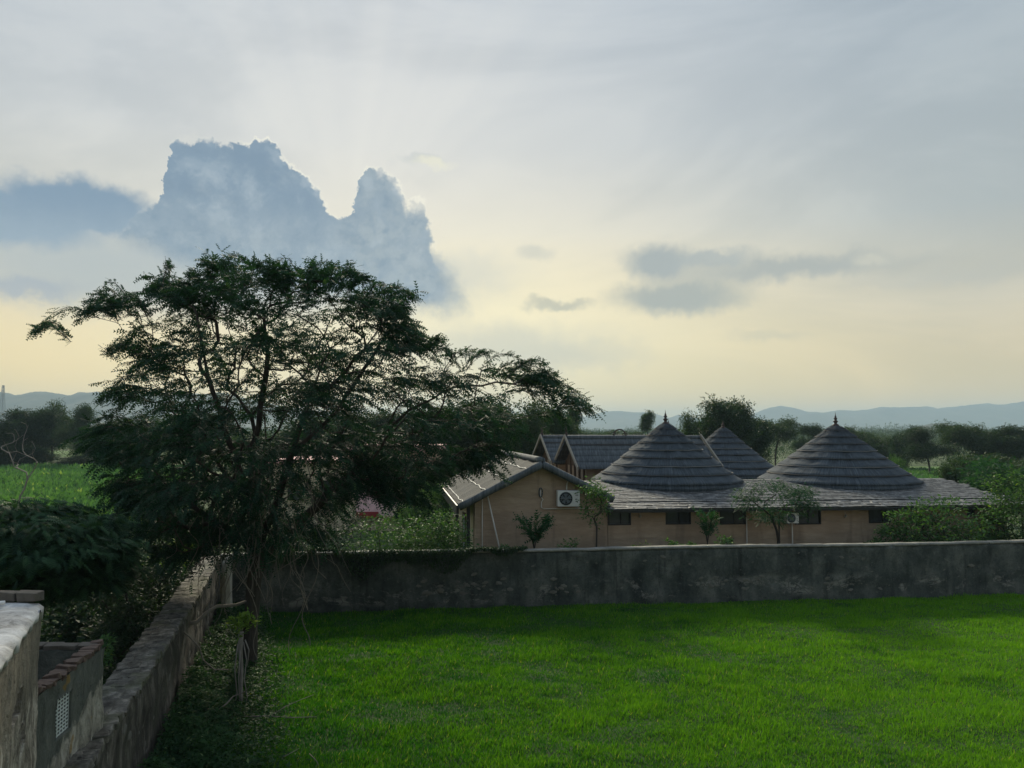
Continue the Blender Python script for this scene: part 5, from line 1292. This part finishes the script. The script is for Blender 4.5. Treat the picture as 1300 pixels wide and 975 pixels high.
protos = {
 'A': tree_proto('broadleaf_tree', 8, 4.2, 'round', 21, 'fartree', 110, 110, .46, .18),
 'B': tree_proto('acacia_tree', 7, 4.0, 'flat', 22, 'fartree', 90, 100, .38, .35),
 'C': tree_proto('bushy_tree', 6, 3.4, 'bush', 23, 'fartree', 110, 90, .38, .08),
 'D': tree_proto('slender_tree', 7, 1.8, 'slim', 24, 'fartree', 80, 40, .30, .55),
 'E': tree_proto('broadleaf_tree', 8, 4.0, 'round', 25, 'darktree', 120, 110, .44, .14),
 'F': tree_proto('acacia_tree', 7, 4.2, 'open', 26, 'darktree', 110, 100, .34, .30),
 'G': tree_proto('bushy_tree', 5, 3.0, 'bush', 27, 'darktree', 120, 90, .34, .06),
}
dims = {'A': (8, 4.2), 'B': (7, 4.0), 'C': (6, 3.4), 'D': (7, 1.8), 'E': (8, 4.0), 'F': (7, 4.2), 'G': (5, 3.0)}
used = set()
def plant(kind, px, Y, ytop, wpx, label, catg='tree', group='trees beyond the compound'):
    g = protos[kind]
    if kind in used: o = copy_tree(g)
    else: o = g; used.add(kind)
    b = at(px, 545, Y); top = at(px, ytop, Y).z; h, rd = dims[kind]
    o.location = (b.x, Y, -.03); sx = wpx / F * Y / (2 * rd); o.scale = (sx, sx * random.uniform(.85, 1.15), top / h); o.rotation_euler = (0, 0, random.uniform(0, 6.28))
    tag(o, label, catg, group); return o
plant('D', 822, 120, 522, 22, 'small slender tree just left of the peak of the nearest hut')
plant('C', 783, 170, 541, 56, 'low round tree on the skyline above the arched ridge ornament')
plant('A', 886, 78, 527, 52, 'rounded tree between the nearest hut peak and the tallest tree')
plant('E', 915, 74, 507, 88, 'tallest round tree on the skyline behind the rear hut')
plant('E', 950, 82, 531, 60, 'dark tree at the right shoulder of the tallest tree')
plant('B', 984, 110, 533, 62, 'flat topped tree in the gap between the rear hut and the right hut')
plant('F', 1028, 122, 541, 44, 'loose tree just left of the right hut peak')
plant('A', 1092, 122, 543, 48, 'round tree just right of the right hut peak')
plant('C', 1112, 118, 547, 44, 'bushy tree beyond the right slope of the right hut')
plant('G', 1138, 112, 549, 30, 'small dark tree in front of the low knoll, to its left')
plant('F', 1178, 98, 545, 62, 'open crowned tree directly below the low knoll')
plant('B', 1216, 102, 539, 58, 'flat topped dark tree right of the low knoll')
plant('A', 1256, 100, 541, 64, 'round tree second from the right end of the far row')
plant('E', 1294, 98, 539, 56, 'dark tree at the right edge of the photo in the far row')
plant('B', 1345, 98, 540, 70, 'flat topped tree at the far right end of the row')
plant('G', 1060, 140, 546, 60, 'low dark tree hidden behind the right hut')
plant('C', 740, 150, 543, 50, 'low tree on the skyline at the tip of the acacia branch')
plant('C', 862, 130, 540, 36, 'low tree on the skyline against the right side of the nearest hut peak')
# mid distance right
plant('C', 1258, 60, 566, 92, 'pale feathery tree standing in the middle of the right side thicket')
plant('B', 1206, 50, 592, 26, 'thin dark sapling at the near edge of the green field', 'tree')
protos['H'] = tree_proto('bushy_tree', 5, 3.2, 'bush', 31, 'bush', 110, 90, .17, .06, tmpl=SPRIG); dims['H'] = (5, 3.2)
protos['I'] = tree_proto('feathery_tree', 5, 3.4, 'open', 32, 'papaya', 60, 90, .34, .30, .35, tmpl=FROND6); dims['I'] = (5, 3.4)
plant('I', 1276, 41, 580, 108, 'broad dark canopied tree behind the building end, on the right')
plant('H', 1143, 62, 573, 32, 'small bright green bush right beside the slope of the right hut', 'bush')
# beyond the acacia in the middle
plant('E', 600, 64, 508, 120, 'dense dark tree behind the right branch of the acacia')
plant('A', 655, 60, 511, 92, 'dark tree above the left slope of the gable house roof')
plant('B', 702, 70, 520, 60, 'flat topped tree above the ridge of the left lodge')
plant('F', 734, 78, 519, 34, 'small tree at the tip of the long acacia branch')
plant('E', 540, 66, 515, 100, 'dense dark tree behind the middle of the acacia')
plant('E', 470, 70, 520, 110, 'dense tree behind the acacia above the pink house')
plant('G', 560, 42, 585, 90, 'dark bushy tree beside the pink house')
plant('H', 545, 36, 600, 90, 'green bushy tree left of the gable house roof edge')
plant('G', 400, 75, 525, 120, 'dense tree behind the centre of the acacia')
plant('C', 640, 46, 560, 90, 'green tree right behind the gable house ridge')
# left background
plant('C', 2, 118, 529, 44, 'pale green tree cut by the left edge of the photo'); plant('E', 34, 122, 518, 58, 'dark round tree at the left, first of the clump'); plant('A', 67, 130, 513, 56, 'dark round tree in the middle of the left clump')
plant('F', 98, 120, 518, 48, 'tree with a visible trunk standing on the bright strip of field at the left'); plant('A', 135, 140, 532, 54, 'hazy tree right of the left clump, against the acacia'); plant('G', 122, 124, 545, 40, 'small dark tree between field and acacia at the left')
plant('A', 185, 128, 530, 80, 'tree behind the left side of the acacia'); plant('E', 260, 120, 525, 90, 'dark tree behind the trunk of the acacia'); plant('C', 330, 90, 535, 90, 'bushy tree right behind the acacia trunk')
plant('E', -50, 118, 520, 90, 'dark tree beyond the left edge of the photo')
for k_, (x_, w_, t_) in enumerate(((-140, 80, 526), (-240, 100, 518), (-360, 90, 530))): plant('AEC'[k_], x_, 122, t_, w_, ('nearest', 'second', 'farthest')[k_] + ' tree beyond the left edge of the photo at the end of the crop field')
plant('G', 40, 119, 566, 60, 'dark thicket tree at the foot of the left clump', 'bush'); plant('G', 120, 118, 578, 70, 'dark bush in front of the bright strip of field', 'bush'); plant('C', 165, 112, 576, 60, 'greyish bush at the end of the crop field beside the acacia', 'bush')

# far woods and hedges: masses nobody could count
def wood_band(name, rows, leafm, r, label):
    parts = []
    for (Y, x0, x1, h, dens, ls) in rows:
        n = int((x1 - x0) * dens); x = r.uniform(x0, x1, n); y = Y + r.normal(0, Y * .02, n)
        hh = h * (.45 + .75 * np.array([abs(noise.fractal(Vector((a * 7.0 / Y, b * .02, Y)), .6, 2, 3)) * 1.6 for a, b in zip(x, y)])); z = hh * r.beta(1.6, 1.2, n)
        P = np.stack([x, y, z], -1); D = r.normal(0, 1, (n, 3)); V, Fc = stamp(SPRIG[0], SPRIG[1], P, frames(D, r.uniform(0, 6, n)), ls * r.uniform(.6, 1.4, n)); parts.append((V, Fc, np.repeat(r.random(n), len(SPRIG[0]))))
    V, Fc, T = cat(parts); o = link(name, np_mesh(name, V, Fc, M[leafm], tone=T)); tag(o, label, 'woodland', kind='stuff'); return o
r = np.random.default_rng(77)
wood_band('far_woodland', [(175, -145, 155, 2.0, 34, .6), (225, -190, 200, 3.0, 34, .75), (300, -270, 280, 4.4, 34, 1.0), (430, -390, 410, 5.2, 26, 1.3), (650, -600, 620, 6.2, 18, 1.8), (1000, -900, 900, 8, 12, 2.5)], 'fartree', r, 'hazy far woodland reaching across the plain below the hills')
wood_band('hedge', [(124, -170, -48, 1.5, 36, .4), (126, 40, 110, 3.0, 40, .5)], 'darktree', r, 'dark hedge and scrub along the edges of the far fields')

# crop in the left field and grass in the right field
def crop(name, pxr, Yr, n, size, leafm, label, z=.0):
    r = np.random.default_rng(8); Y = np.exp(r.uniform(math.log(Yr[0]), math.log(Yr[1]), n)); px = r.uniform(*pxr, n); X = (px - 650) / F * Y
    lay = np.array([noise.noise(Vector((a * .12, b * .12, 1))) for a, b in zip(X, Y)]); P = np.stack([X, Y, np.full(n, z)], -1); D = r.normal(0, .5, (n, 3)); D[:, 2] = r.uniform(.6, 1.4, n)
    V, Fc = stamp(LEAF[0], LEAF[1], P, frames(D, r.uniform(0, 6, n)), size * r.uniform(.6, 1.4, n) * (1 + .5 * lay)); tone = np.clip(.42 + .5 * lay + r.normal(0, .16, n), 0, .92); tone[r.random(n) < .02] = 1
    o = link(name, np_mesh(name, V, Fc, M[leafm], tone=np.repeat(tone, 4))); tag(o, label, 'crop', kind='stuff')
crop('crop_plants', (-700, 235), (42, 118), 84000, .60, 'crop', 'leafy green crop covering the field behind the left wall')
crop('field_grass', (1120, 1320), (62, 110), 16000, .40, 'crop', 'grass of the bright green field right of the huts')

# ------------------------------------------------------------------ near plants
def leafy_bush(px, Y, py_top, wpx, label, leafm='bush', lsize=.13, nt=60, per=40, name='bush', tmpl=LEAF, z0=0.0, flat=.6, stems=True, seed=1, catg='bush', group=None, trunk=.05, depth=.8, fill=None, spreadf=.15):
    r = np.random.default_rng(seed); top = at(px, py_top, Y).z; h = top - z0; rad = wpx / 2 / F * Y; c = at(px, 545, Y); c.z = z0
    root = thing(name, c, label, catg, group); T = []
    while len(T) < nt:
        p = r.uniform(-1, 1, 3); 
        if np.linalg.norm(p) > 1 or np.linalg.norm(p) < .25: continue
        q = 1 + .28 * noise.noise(Vector(p * 2.2) + Vector((seed * 3.1, 0, 0))); zc = h * (trunk + 1) / 2; hz = h * (1 - trunk) / 2
        T.append((c.x + p[0] * rad * q * .92, c.y + p[1] * rad * depth * q, z0 + zc + p[2] * hz * min(q, 1.0) * .95))
    T = np.array(T); limb = [[np.array(c) + [0, 0, -.05], np.array(c) + [r.normal(0, .05), 0, h * max(trunk, .1)]]]
    segs, dirs = grow(limb, T, .006, .48, max(.15, h * .08), seed, .15); V, Fc = tubes_np(segs, 5); link('stem', np_mesh('stem', V, Fc, M['bark'], smooth=True), root)
    V, Fc, Tn = leaves_on(T, dirs, per, rad * spreadf, lsize, tmpl, r, flat, .2, .8); link('foliage', np_mesh('foliage', V, Fc, M[leafm], tone=Tn), root); return root
# layered dark feathery canopy at the left
def layered_tree(px, Y, label, layers, leafm='canopy', seed=3, name='feathery_tree', fl=.62, nper=60):
    r = np.random.default_rng(seed); c = at(px, 545, Y); c.z = 0; root = thing(name, c, label, 'tree'); T = []; P = []; D = []
    for (lx, ly, w, d) in layers:
        m = at(lx, ly, Y + d); w_ = w / F * Y; T.append(tuple(m))
        for k in range(nper):
            a = r.uniform(0, 6.28); q = r.uniform(.05, 1) ** .6; x = math.cos(a) * q * w_ * .6; y = math.sin(a) * q * w_ * .5; P.append((m.x + x, m.y + y, m.z - .16 * (q * w_) ** 1.4 * .5 + r.normal(0, .05))); D.append((math.cos(a), math.sin(a), -.12 - .25 * q))
    T = np.array(T); P = np.array(P); D = np.array(D)
    segs, dirs = grow([[np.array(c), np.array(c) + [0, 0, T[:, 2].min() * .7]]], T, .012, .5, .3, seed); V, Fc = tubes_np(segs, 6); link('trunk', np_mesh('trunk', V, Fc, M['bark'], smooth=True), root)
    # every compound frond is a fan of narrow pinnae
    n = len(P); V0, F0 = stamp(BIGFROND[0], BIGFROND[1], P, frames(D + r.normal(0, .15, (n, 3)), r.normal(0, .25, n)), fl * .62 * r.uniform(.6, 1.2, n)); t0 = np.repeat(np.clip(r.beta(2, 2, n), 0, .9), len(BIGFROND[0]))
    P2 = np.repeat(P, 8, 0) + r.normal(0, .16, (n * 8, 3)) * [1, 1, .45]; D2 = np.repeat(D, 8, 0) + r.normal(0, .8, (n * 8, 3)) * [1, 1, .5]
    V1, F1 = stamp(FROND6[0], FROND6[1], P2, frames(D2, r.normal(0, .5, n * 8)), fl * .32 * r.uniform(.6, 1.3, n * 8)); t1 = np.repeat(np.clip(r.beta(2, 2, n * 8), 0, .9), len(FROND6[0]))
    V, Fc, Tn = cat([(V0, F0, t0), (V1, F1, t1)]); link('crown', np_mesh('crown', V, Fc, M[leafm], tone=Tn), root); return root
layered_tree(35, 14.5, 'dark feathery layered tree rising behind the whitewashed block at the left edge',
   [(20, 644, 80, 0), (66, 650, 56, .6), (-30, 652, 80, 0), (10, 664, 90, -.6), (60, 665, 90, -.4), (110, 662, 60, .5), (95, 690, 90, -.3), (40, 695, 100, -.8), (-20, 700, 110, -.6), (120, 705, 60, .2), (135, 690, 40, .4), (70, 720, 90, 0), (20, 725, 90, .6), (110, 735, 60, .4), (50, 745, 80, .8), (-20, 740, 90, .4), (0, 680, 80, .8), (140, 720, 40, 1.0)], seed=4, nper=80)
leafy_bush(160, 19.0, 690, 90, 'dense dark bush below the left side of the acacia', 'darktree', .11, 90, 60, z0=0, seed=7)
leafy_bush(115, 20.5, 738, 120, 'low broad leaved plants behind the shed', 'darktree', .20, 60, 34, seed=8, name='low_plants', catg='plant')
leafy_bush(210, 21.5, 700, 70, 'dark leafy bush behind the far end of the side wall', 'darktree', .10, 80, 60, seed=9)
leafy_bush(240, 26.5, 640, 100, 'green bush behind the acacia trunk', 'darktree', .12, 80, 60, seed=10)
leafy_bush(150, 26.0, 640, 90, 'yellow green leafed bush glowing at the edge of the crop field', 'bright', .14, 46, 34, seed=11, spreadf=.2)
leafy_bush(225, 20.2, 688, 44, 'bright yellow green sprig above the side wall', 'bright', .10, 18, 26, seed=12, z0=2.1, trunk=0.1)
leafy_bush(100, 31.0, 655, 110, 'dark green undergrowth between the feathery tree and the crop field', 'bush', .16, 80, 50, seed=13)
leafy_bush(225, 33.0, 605, 80, 'dark thicket seen through the left side of the acacia', 'darktree', .18, 80, 60, seed=14)
leafy_bush(553, 26.8, 646, 92, 'bright leafy bush left of the gable house', 'bush', .12, 110, 60, seed=15, trunk=.1)
leafy_bush(490, 27.0, 652, 90, 'green bush behind the wall under the long acacia branch', 'bush', .12, 70, 50, seed=16)
leafy_bush(425, 30.5, 612, 96, 'dark green bush behind the wall near the acacia fork', 'darktree', .12, 70, 50, seed=17)
leafy_bush(365, 26.5, 668, 60, 'dark bush behind the wall at the acacia fork', 'darktree', .12, 60, 50, seed=18)
leafy_bush(165, 16.2, 752, 66, 'dark leafy overgrowth leaning over the middle of the side wall', 'darktree', .09, 60, 60, seed=61)
leafy_bush(128, 13.6, 796, 60, 'leafy weeds growing between the shed and the side wall', 'bush', .09, 40, 44, seed=62, name='low_plants', catg='plant')
leafy_bush(238, 20.6, 722, 40, 'dark sprigs spilling over the far end of the side wall', 'darktree', .08, 34, 44, seed=63)
# weedy heap on the side wall and leaning poles
for k, (a, b) in enumerate((((187, 726), (179, 790)), ((193, 724), (192, 786)), ((196, 726), (206, 780)))):
    A = at(*a, 21.8); B = gr(b[0], 800); B = Vector((at(b[0], b[1], 21.8).x, 21.8, 0)); stick('leaning_pole', [A, (A + B) / 2, B], .035, .04, ('left', 'middle', 'right')[k] + ' pole of the three leaning poles behind the side wall', 'palebark', 'pole', 'three leaning poles')

# plants between the wall and the houses
leafy_bush(1283, 29.5, 594, 100, 'tall light green shrub at the right edge behind the wall', 'bush', .13, 120, 60, seed=21, trunk=.06, name='shrub', catg='shrub')
leafy_bush(1190, 28.6, 630, 100, 'broad green shrub in front of the right end of the long building', 'bush', .15, 110, 44, seed=22, trunk=.05, name='shrub', catg='shrub')
leafy_bush(1136, 28.4, 648, 50, 'small green shrub left of the broad shrub at the building end', 'bush', .13, 60, 40, seed=23, name='shrub', catg='shrub')
leafy_bush(1238, 28.8, 655, 44, 'small shrub under the tiny window at the building end', 'bush', .12, 44, 40, seed=24, name='shrub', catg='shrub')
leafy_bush(1110, 28.2, 672, 36, 'low green plant at the left foot of the shrubs by the building end', 'bush', .12, 24, 34, seed=25, name='low_plants', catg='plant')
layered_tree(985, 27.4, 'young tree with soft drooping green canopy and two thin trunks before the long wall',
   [(975, 612, 46, 0), (1005, 618, 40, .3), (955, 622, 34, .2), (985, 628, 60, -.3), (1015, 634, 36, .2), (960, 640, 40, 0), (990, 646, 50, .3), (975, 652, 40, -.2), (1010, 628, 30, -.3), (945, 632, 24, 0), (1026, 640, 20, 0), (980, 658, 26, 0), (1020, 622, 24, .3)], 'papaya', 6, 'young_tree', .36, 26)
b_ = MB(); q = at(988, 660, 27.3); b_.tube([at(990, 650, 27.3), at(989, 665, 27.3), Vector((at(990, 690, 27.3).x, 27.3, 0))], .03, 6); b_.build('trunk', M['bark'], bpy.data.objects['young_tree'], True)
# climbing shrub on the corner between gable and long building
leafy_bush(757, 27.6, 598, 40, 'sparse leaning shrub in front of the junction of gable and long building', 'bush', .12, 34, 26, seed=31, z0=0, trunk=.52, name='tall_shrub', catg='shrub', depth=.7, spreadf=.24)
r = np.random.default_rng(9)
def spray_plant(px, Y, py_top, wpx, label, leafm='bush', n=11, seed=1, name='small_tree', fl=.28):
    r = np.random.default_rng(seed); c = at(px, 545, Y); c.z = 0; root = thing(name, c, label, 'plant'); segs = []; Ps = []; Ds = []; top = at(px, py_top, Y).z
    for k in range(n):
        a = r.uniform(0, 6.28); w_ = wpx / 2 / F * Y * r.uniform(.5, 1); h = top * r.uniform(.84, 1.0); u = np.linspace(0, 1, 10)[:, None]; e = np.array([math.cos(a) * w_, math.sin(a) * w_ * .6, 0])
        z0 = top * .62; pts = np.array(c) + np.concatenate([e[:2] * np.clip((u - .45) / .55, 0, 1) ** 1.2, (z0 * np.clip(u / .5, 0, 1) + (h - z0) * np.clip((u - .5) / .5, 0, 1) ** .7)], 1)
        segs.append((pts, np.linspace(.02, .004, 10))); Ps.append(pts[5:]); Ds.append(np.gradient(pts, axis=0)[5:])
    V, Fc = tubes_np(segs, 4); link('stem', np_mesh('stem', V, Fc, M['bark']), root); P = np.repeat(np.concatenate(Ps), 4, 0); D = np.repeat(np.concatenate(Ds), 4, 0); D /= np.linalg.norm(D, axis=1, keepdims=True); m = len(P)
    V, Fc = stamp(FROND[0], FROND[1], P + r.normal(0, .03, P.shape), frames(D + r.normal(0, .6, (m, 3)), r.normal(0, .6, m)), fl * r.uniform(.6, 1.3, m)); link('foliage', np_mesh('foliage', V, Fc, M[leafm], tone=np.repeat(np.clip(r.beta(2, 2, m), 0, .9), len(FROND[0]))), root); return root
spray_plant(678, 27.2, 656, 54, 'small feathery plant with upswept stems in front of the gable wall', 'papaya', 12, 3)
spray_plant(896, 28.0, 648, 30, 'thin sapling with a small umbrella of leaves below the second dark window', 'papaya', 7, 5, 'sapling', .26)
for k, (px, w, yt, lb_) in enumerate(((725, 40, 683, 'low leafy plants just above the wall below the air conditioner'), (852, 26, 684, 'low leafy plants above the wall between second window and nearest hut'), (914, 32, 679, 'low round leafed plant above the wall right of the sapling'), (640, 20, 688, 'low leafy plants at the foot of the slanting pole'), (876, 16, 686, 'tiny plants above the wall left of the sapling'))):
    leafy_bush(px, 26.4, yt, w, lb_, 'bush', .12, 16, 24, seed=40 + k, name='low_plants', catg='plant', z0=1.2)
leafy_bush(812, 26.6, 680, 22, 'pale yellowish dry plant above the wall right of the first dark window', 'bright', .08, 10, 12, seed=50, name='dry_plant', catg='plant', z0=1.3, spreadf=.3)
# bare dead shrub and lattice mast at the left
def bare(px, Y, label, spec, m, seed=2):
    r = np.random.default_rng(seed); c = at(px, 545, Y); c.z = 0; T = np.array([at(x + r.normal(0, 2), y, Y + r.normal(0, .6)) for x, y in spec], float); segs, _ = grow([[np.array(c), np.array(c) + [0, 0, 1.0]]], T, .009, .5, .4, seed, .2)
    V, Fc = tubes_np(segs, 5); o = recenter(link('bare_shrub', np_mesh('bare_shrub', V, Fc, M[m], smooth=True))); tag(o, label, 'shrub'); return o
bare(25, 40, 'bare grey leafless shrub standing before the crop field at the left', [(4, 560), (8, 575), (14, 552), (22, 548), (28, 565), (34, 540), (36, 556), (20, 575), (12, 590), (33, 578), (40, 598), (5, 598), (18, 562), (38, 570), (26, 556), (0, 570), (6, 550), (18, 545), (30, 552), (36, 546), (40, 560), (28, 536), (14, 585), (24, 590), (10, 566), (45, 588), (42, 575)], 'palebark')
mp = at(2, 545, 900); ms = thing('lattice_mast', (mp.x, 900, 0), 'faint tall lattice mast on the plain at the left edge', 'mast')
hm = at(2, 489, 900).z
for k, (dx, dy) in enumerate(((-1, -1), (1, -1), (1, 1), (-1, 1))):
    b_ = MB(); b_.tube([(mp.x + dx * 3.4, 900 + dy * 3.4, 0), (mp.x + dx * .7, 900 + dy * .7, hm)], .32, 4); b_.build('leg', M['lattice'], ms)
b_ = MB(); nb = 12
for k in range(nb):
    w0 = 3.4 - 2.7 * k / nb; w1 = 3.4 - 2.7 * (k + 1) / nb; z0 = hm * k / nb; z1 = hm * (k + 1) / nb
    for s in (-1, 1): b_.tube([(mp.x - w0, 900 + s * w0, z0), (mp.x + w1, 900 + s * w1, z1)], .16, 4); b_.tube([(mp.x + w0, 900 + s * w0, z0), (mp.x - w1, 900 + s * w1, z1)], .16, 4)
b_.build('bracing', M['lattice'], ms)

# ------------------------------------------------------------------ lawn grass and weeds
def grass():
    r = np.random.default_rng(12); N = 660000
    Y = 7.4 + (26.6 - 7.4) * r.random(N) ** 1.0; dens = np.clip(14.0 / Y, .45, 1) ; px = r.uniform(-60, 1390, N); X = (px - 650) / F * Y
    wy = WALL0.y + (X - WALL0.x) * math.tan(TH) - .06; sx = SW0.x + SWS * (Y - SW0.y) + .1
    ok = (Y < wy) & (X > sx) & (Y > 7.4); X, Y = X[ok], Y[ok]; n = len(X)
    G1 = 160; gx_a = np.linspace(-12, 24, G1); gy_a = np.linspace(7, 27, G1)
    def fld(f):
        A = np.array([[f(a, b) for a in gx_a] for b in gy_a]); fx = (X + 12) / 36 * (G1 - 1); fy = (Y - 7) / 20 * (G1 - 1); i = np.clip(fx.astype(int), 0, G1 - 2); j = np.clip(fy.astype(int), 0, G1 - 2); u = fx - i; v = fy - j
        return A[j, i] * (1 - u) * (1 - v) + A[j, i + 1] * u * (1 - v) + A[j + 1, i] * (1 - u) * v + A[j + 1, i + 1] * u * v
    h = fld(lawn_h); lump = fld(lambda a, b: noise.fractal(Vector((a * .55, b * .8, 20)), .7, 2, 4)); big = fld(lambda a, b: noise.noise(Vector((a * .16, b * .22, 31))))
    hgt = (.085 + .06 * np.clip(lump, -.6, 1.2)) * r.uniform(.6, 1.4, n); tall = r.random(n) < .006; hgt[tall] *= 1.8
    lean = r.normal(0, .45, (n, 2)); D = np.stack([lean[:, 0] + .15, lean[:, 1], np.ones(n)], -1)
    w = (.0055 + .00030 * Y) * r.uniform(.7, 1.3, n); P = np.stack([X, Y, h - .01], -1); a = r.uniform(0, math.pi, n); S = np.stack([np.cos(a), np.sin(a), np.zeros(n)], -1) * w[:, None]
    Tip = P + D / np.linalg.norm(D, axis=1, keepdims=True) * hgt[:, None]
    V = np.stack([P - S, P + S, Tip], 1).reshape(-1, 3)
    clump = fld(lambda a, b: noise.noise(Vector((a * 3.2, b * 3.2, 44)))); pit = fld(lambda a, b: noise.noise(Vector((a * .7, b * 1.1, 51)))); dk = np.clip((-.32 - pit) * 6, 0, 1)  # pits: clover-dark patches, with the shading of hollows put into the tone
    tone = np.clip(.50 + .24 * lump + .14 * big + .24 * clump + .03 * (X - 2) - .25 * dk + r.normal(0, .18, n), 0, .9); yl = r.random(n) < .02; tone[yl] = 1.0  # tone rises with X: the better lit right side put into blade colour
    o = link('grass', np_mesh('grass', V, np.arange(n * 3).reshape(-1, 3), M['grass'], tone=np.repeat(tone, 3))); tag(o, 'lush bright green lawn grass filling the yard inside the walls', 'grass', kind='stuff')
    return n
ng = grass()
def weeds():
    r = np.random.default_rng(15); n = 60000; Y = r.uniform(9.5, 24, n); sx = SW0.x + SWS * (Y - SW0.y) + .12; X = sx + r.beta(1.0, 2.6, n) * np.interp(Y, [9, 14, 18, 24], [3.4, 2.5, 2.2, 1.4])
    lump = np.array([noise.fractal(Vector((a * .9, b * .9, 3)), .7, 2, 3) for a, b in zip(X, Y)]); edge = (X - sx); hmax = np.clip(.50 * np.exp(-edge * .9) + .10 + .22 * lump, .06, .8)
    Z = np.array([lawn_h(a, b) for a, b in zip(X, Y)]) + hmax * r.beta(2, 1.3, n); P = np.stack([X, Y, Z], -1); D = r.normal(0, 1, (n, 3)) * [1, 1, .45]
    V, Fc = stamp(LEAF[0], LEAF[1], P, frames(D, r.normal(0, .4, n)), r.uniform(.045, .11, n)); tone = np.clip(.4 + .4 * lump + r.normal(0, .2, n), 0, .9); tone[r.random(n) < .025] = 1
    o = link('weeds', np_mesh('weeds', V, Fc, M['weed'], tone=np.repeat(tone, 4))); tag(o, 'dark leafy weeds growing along the side wall and around the acacia trunk', 'weeds', kind='stuff')
weeds()
def ruderal():
    "undergrowth on the ground behind the side wall and between wall and houses"
    r = np.random.default_rng(16); n = 50000; Y = r.uniform(11, 34, n); sx = SW0.x + SWS * (Y - SW0.y) - .7; X = sx - r.uniform(0, 1, n) * np.interp(Y, [11, 34], [6, 16])
    lump = np.array([noise.fractal(Vector((a * .5, b * .5, 8)), .7, 2, 3) for a, b in zip(X, Y)]); keep = lump > -.25; X, Y, lump = X[keep], Y[keep], lump[keep]; m = len(X)
    Z = np.clip(.25 + .5 * lump, .05, 1) * r.beta(1.5, 1.3, m); D = r.normal(0, 1, (m, 3)) * [1, 1, .6]
    V, Fc = stamp(LEAF[0], LEAF[1], np.stack([X, Y, Z], -1), frames(D, r.normal(0, .5, m)), r.uniform(.08, .22, m)); tone = np.clip(.4 + .3 * lump + r.normal(0, .25, m), 0, 1)
    o = link('undergrowth', np_mesh('undergrowth', V, Fc, M['weed'], tone=np.repeat(tone, 4))); tag(o, 'dark undergrowth covering the ground outside the side wall', 'undergrowth', kind='stuff')
    n = 26000; s = r.uniform(-1, 34, n); d = r.uniform(.5, 4.2, n); P0 = np.array(WALL0)[None] + s[:, None] * np.array(U)[None] + d[:, None] * np.array(W)[None]; lump = np.array([noise.noise(Vector((a * .8, b * .8, 5))) for a, b in zip(P0[:, 0], P0[:, 1])])
    P0[:, 2] = np.clip(.4 + .8 * lump, .1, 1.3) * r.beta(1.5, 1.3, n); D = r.normal(0, 1, (n, 3)) * [1, 1, .6]; V, Fc = stamp(LEAF[0], LEAF[1], P0, frames(D, r.normal(0, .5, n)), r.uniform(.07, .18, n))
    o = link('verge_plants', np_mesh('verge_plants', V, Fc, M['bush'], tone=np.repeat(np.clip(r.beta(2, 2, n), 0, .9), 4))); tag(o, 'low green growth on the strip between the boundary wall and the buildings', 'undergrowth', kind='stuff')
ruderal()
# climbing leaves hanging over the dark left part of the back wall
def climber():
    r = np.random.default_rng(18); n = 9000; s = r.uniform(1.0, 9.5, n); top = np.interp(s, [1, 3, 6, 9.5], [1.9, 1.9, 1.8, 1.85]); drop = np.clip(np.array([.5 + 1.3 * noise.noise(Vector((a * .8, 0, 2))) for a in s]), .05, 1.4) * np.interp(s, [1, 8, 9.5], [1, .8, .2])
    P = np.array(WALL0)[None] + s[:, None] * np.array(U)[None] - np.array(W)[None] * r.uniform(.03, .22, n)[:, None]; P[:, 2] = top + .12 - drop * r.random(n) ** 1.4
    D = r.normal(0, .7, (n, 3)); D[:, 2] -= .7; V, Fc = stamp(LEAF[0], LEAF[1], P, frames(D, r.normal(0, .6, n)), r.uniform(.05, .11, n)); root = thing('creeper', P[:, :].mean(0).tolist(), 'dark leafy creeper hanging over the left part of the boundary wall', 'climbing plant')
    link('foliage', np_mesh('foliage', V, Fc, M['darktree'], tone=np.repeat(r.beta(2, 2, n), 4)), root)
climber()
print('fronds', nfr, 'grass', ng, 'tris', sum(sum(len(p.vertices) - 2 for p in m.polygons) if len(m.polygons) < 3000 else len(m.polygons) * (len(m.polygons[0].vertices) - 2) for m in bpy.data.meshes))
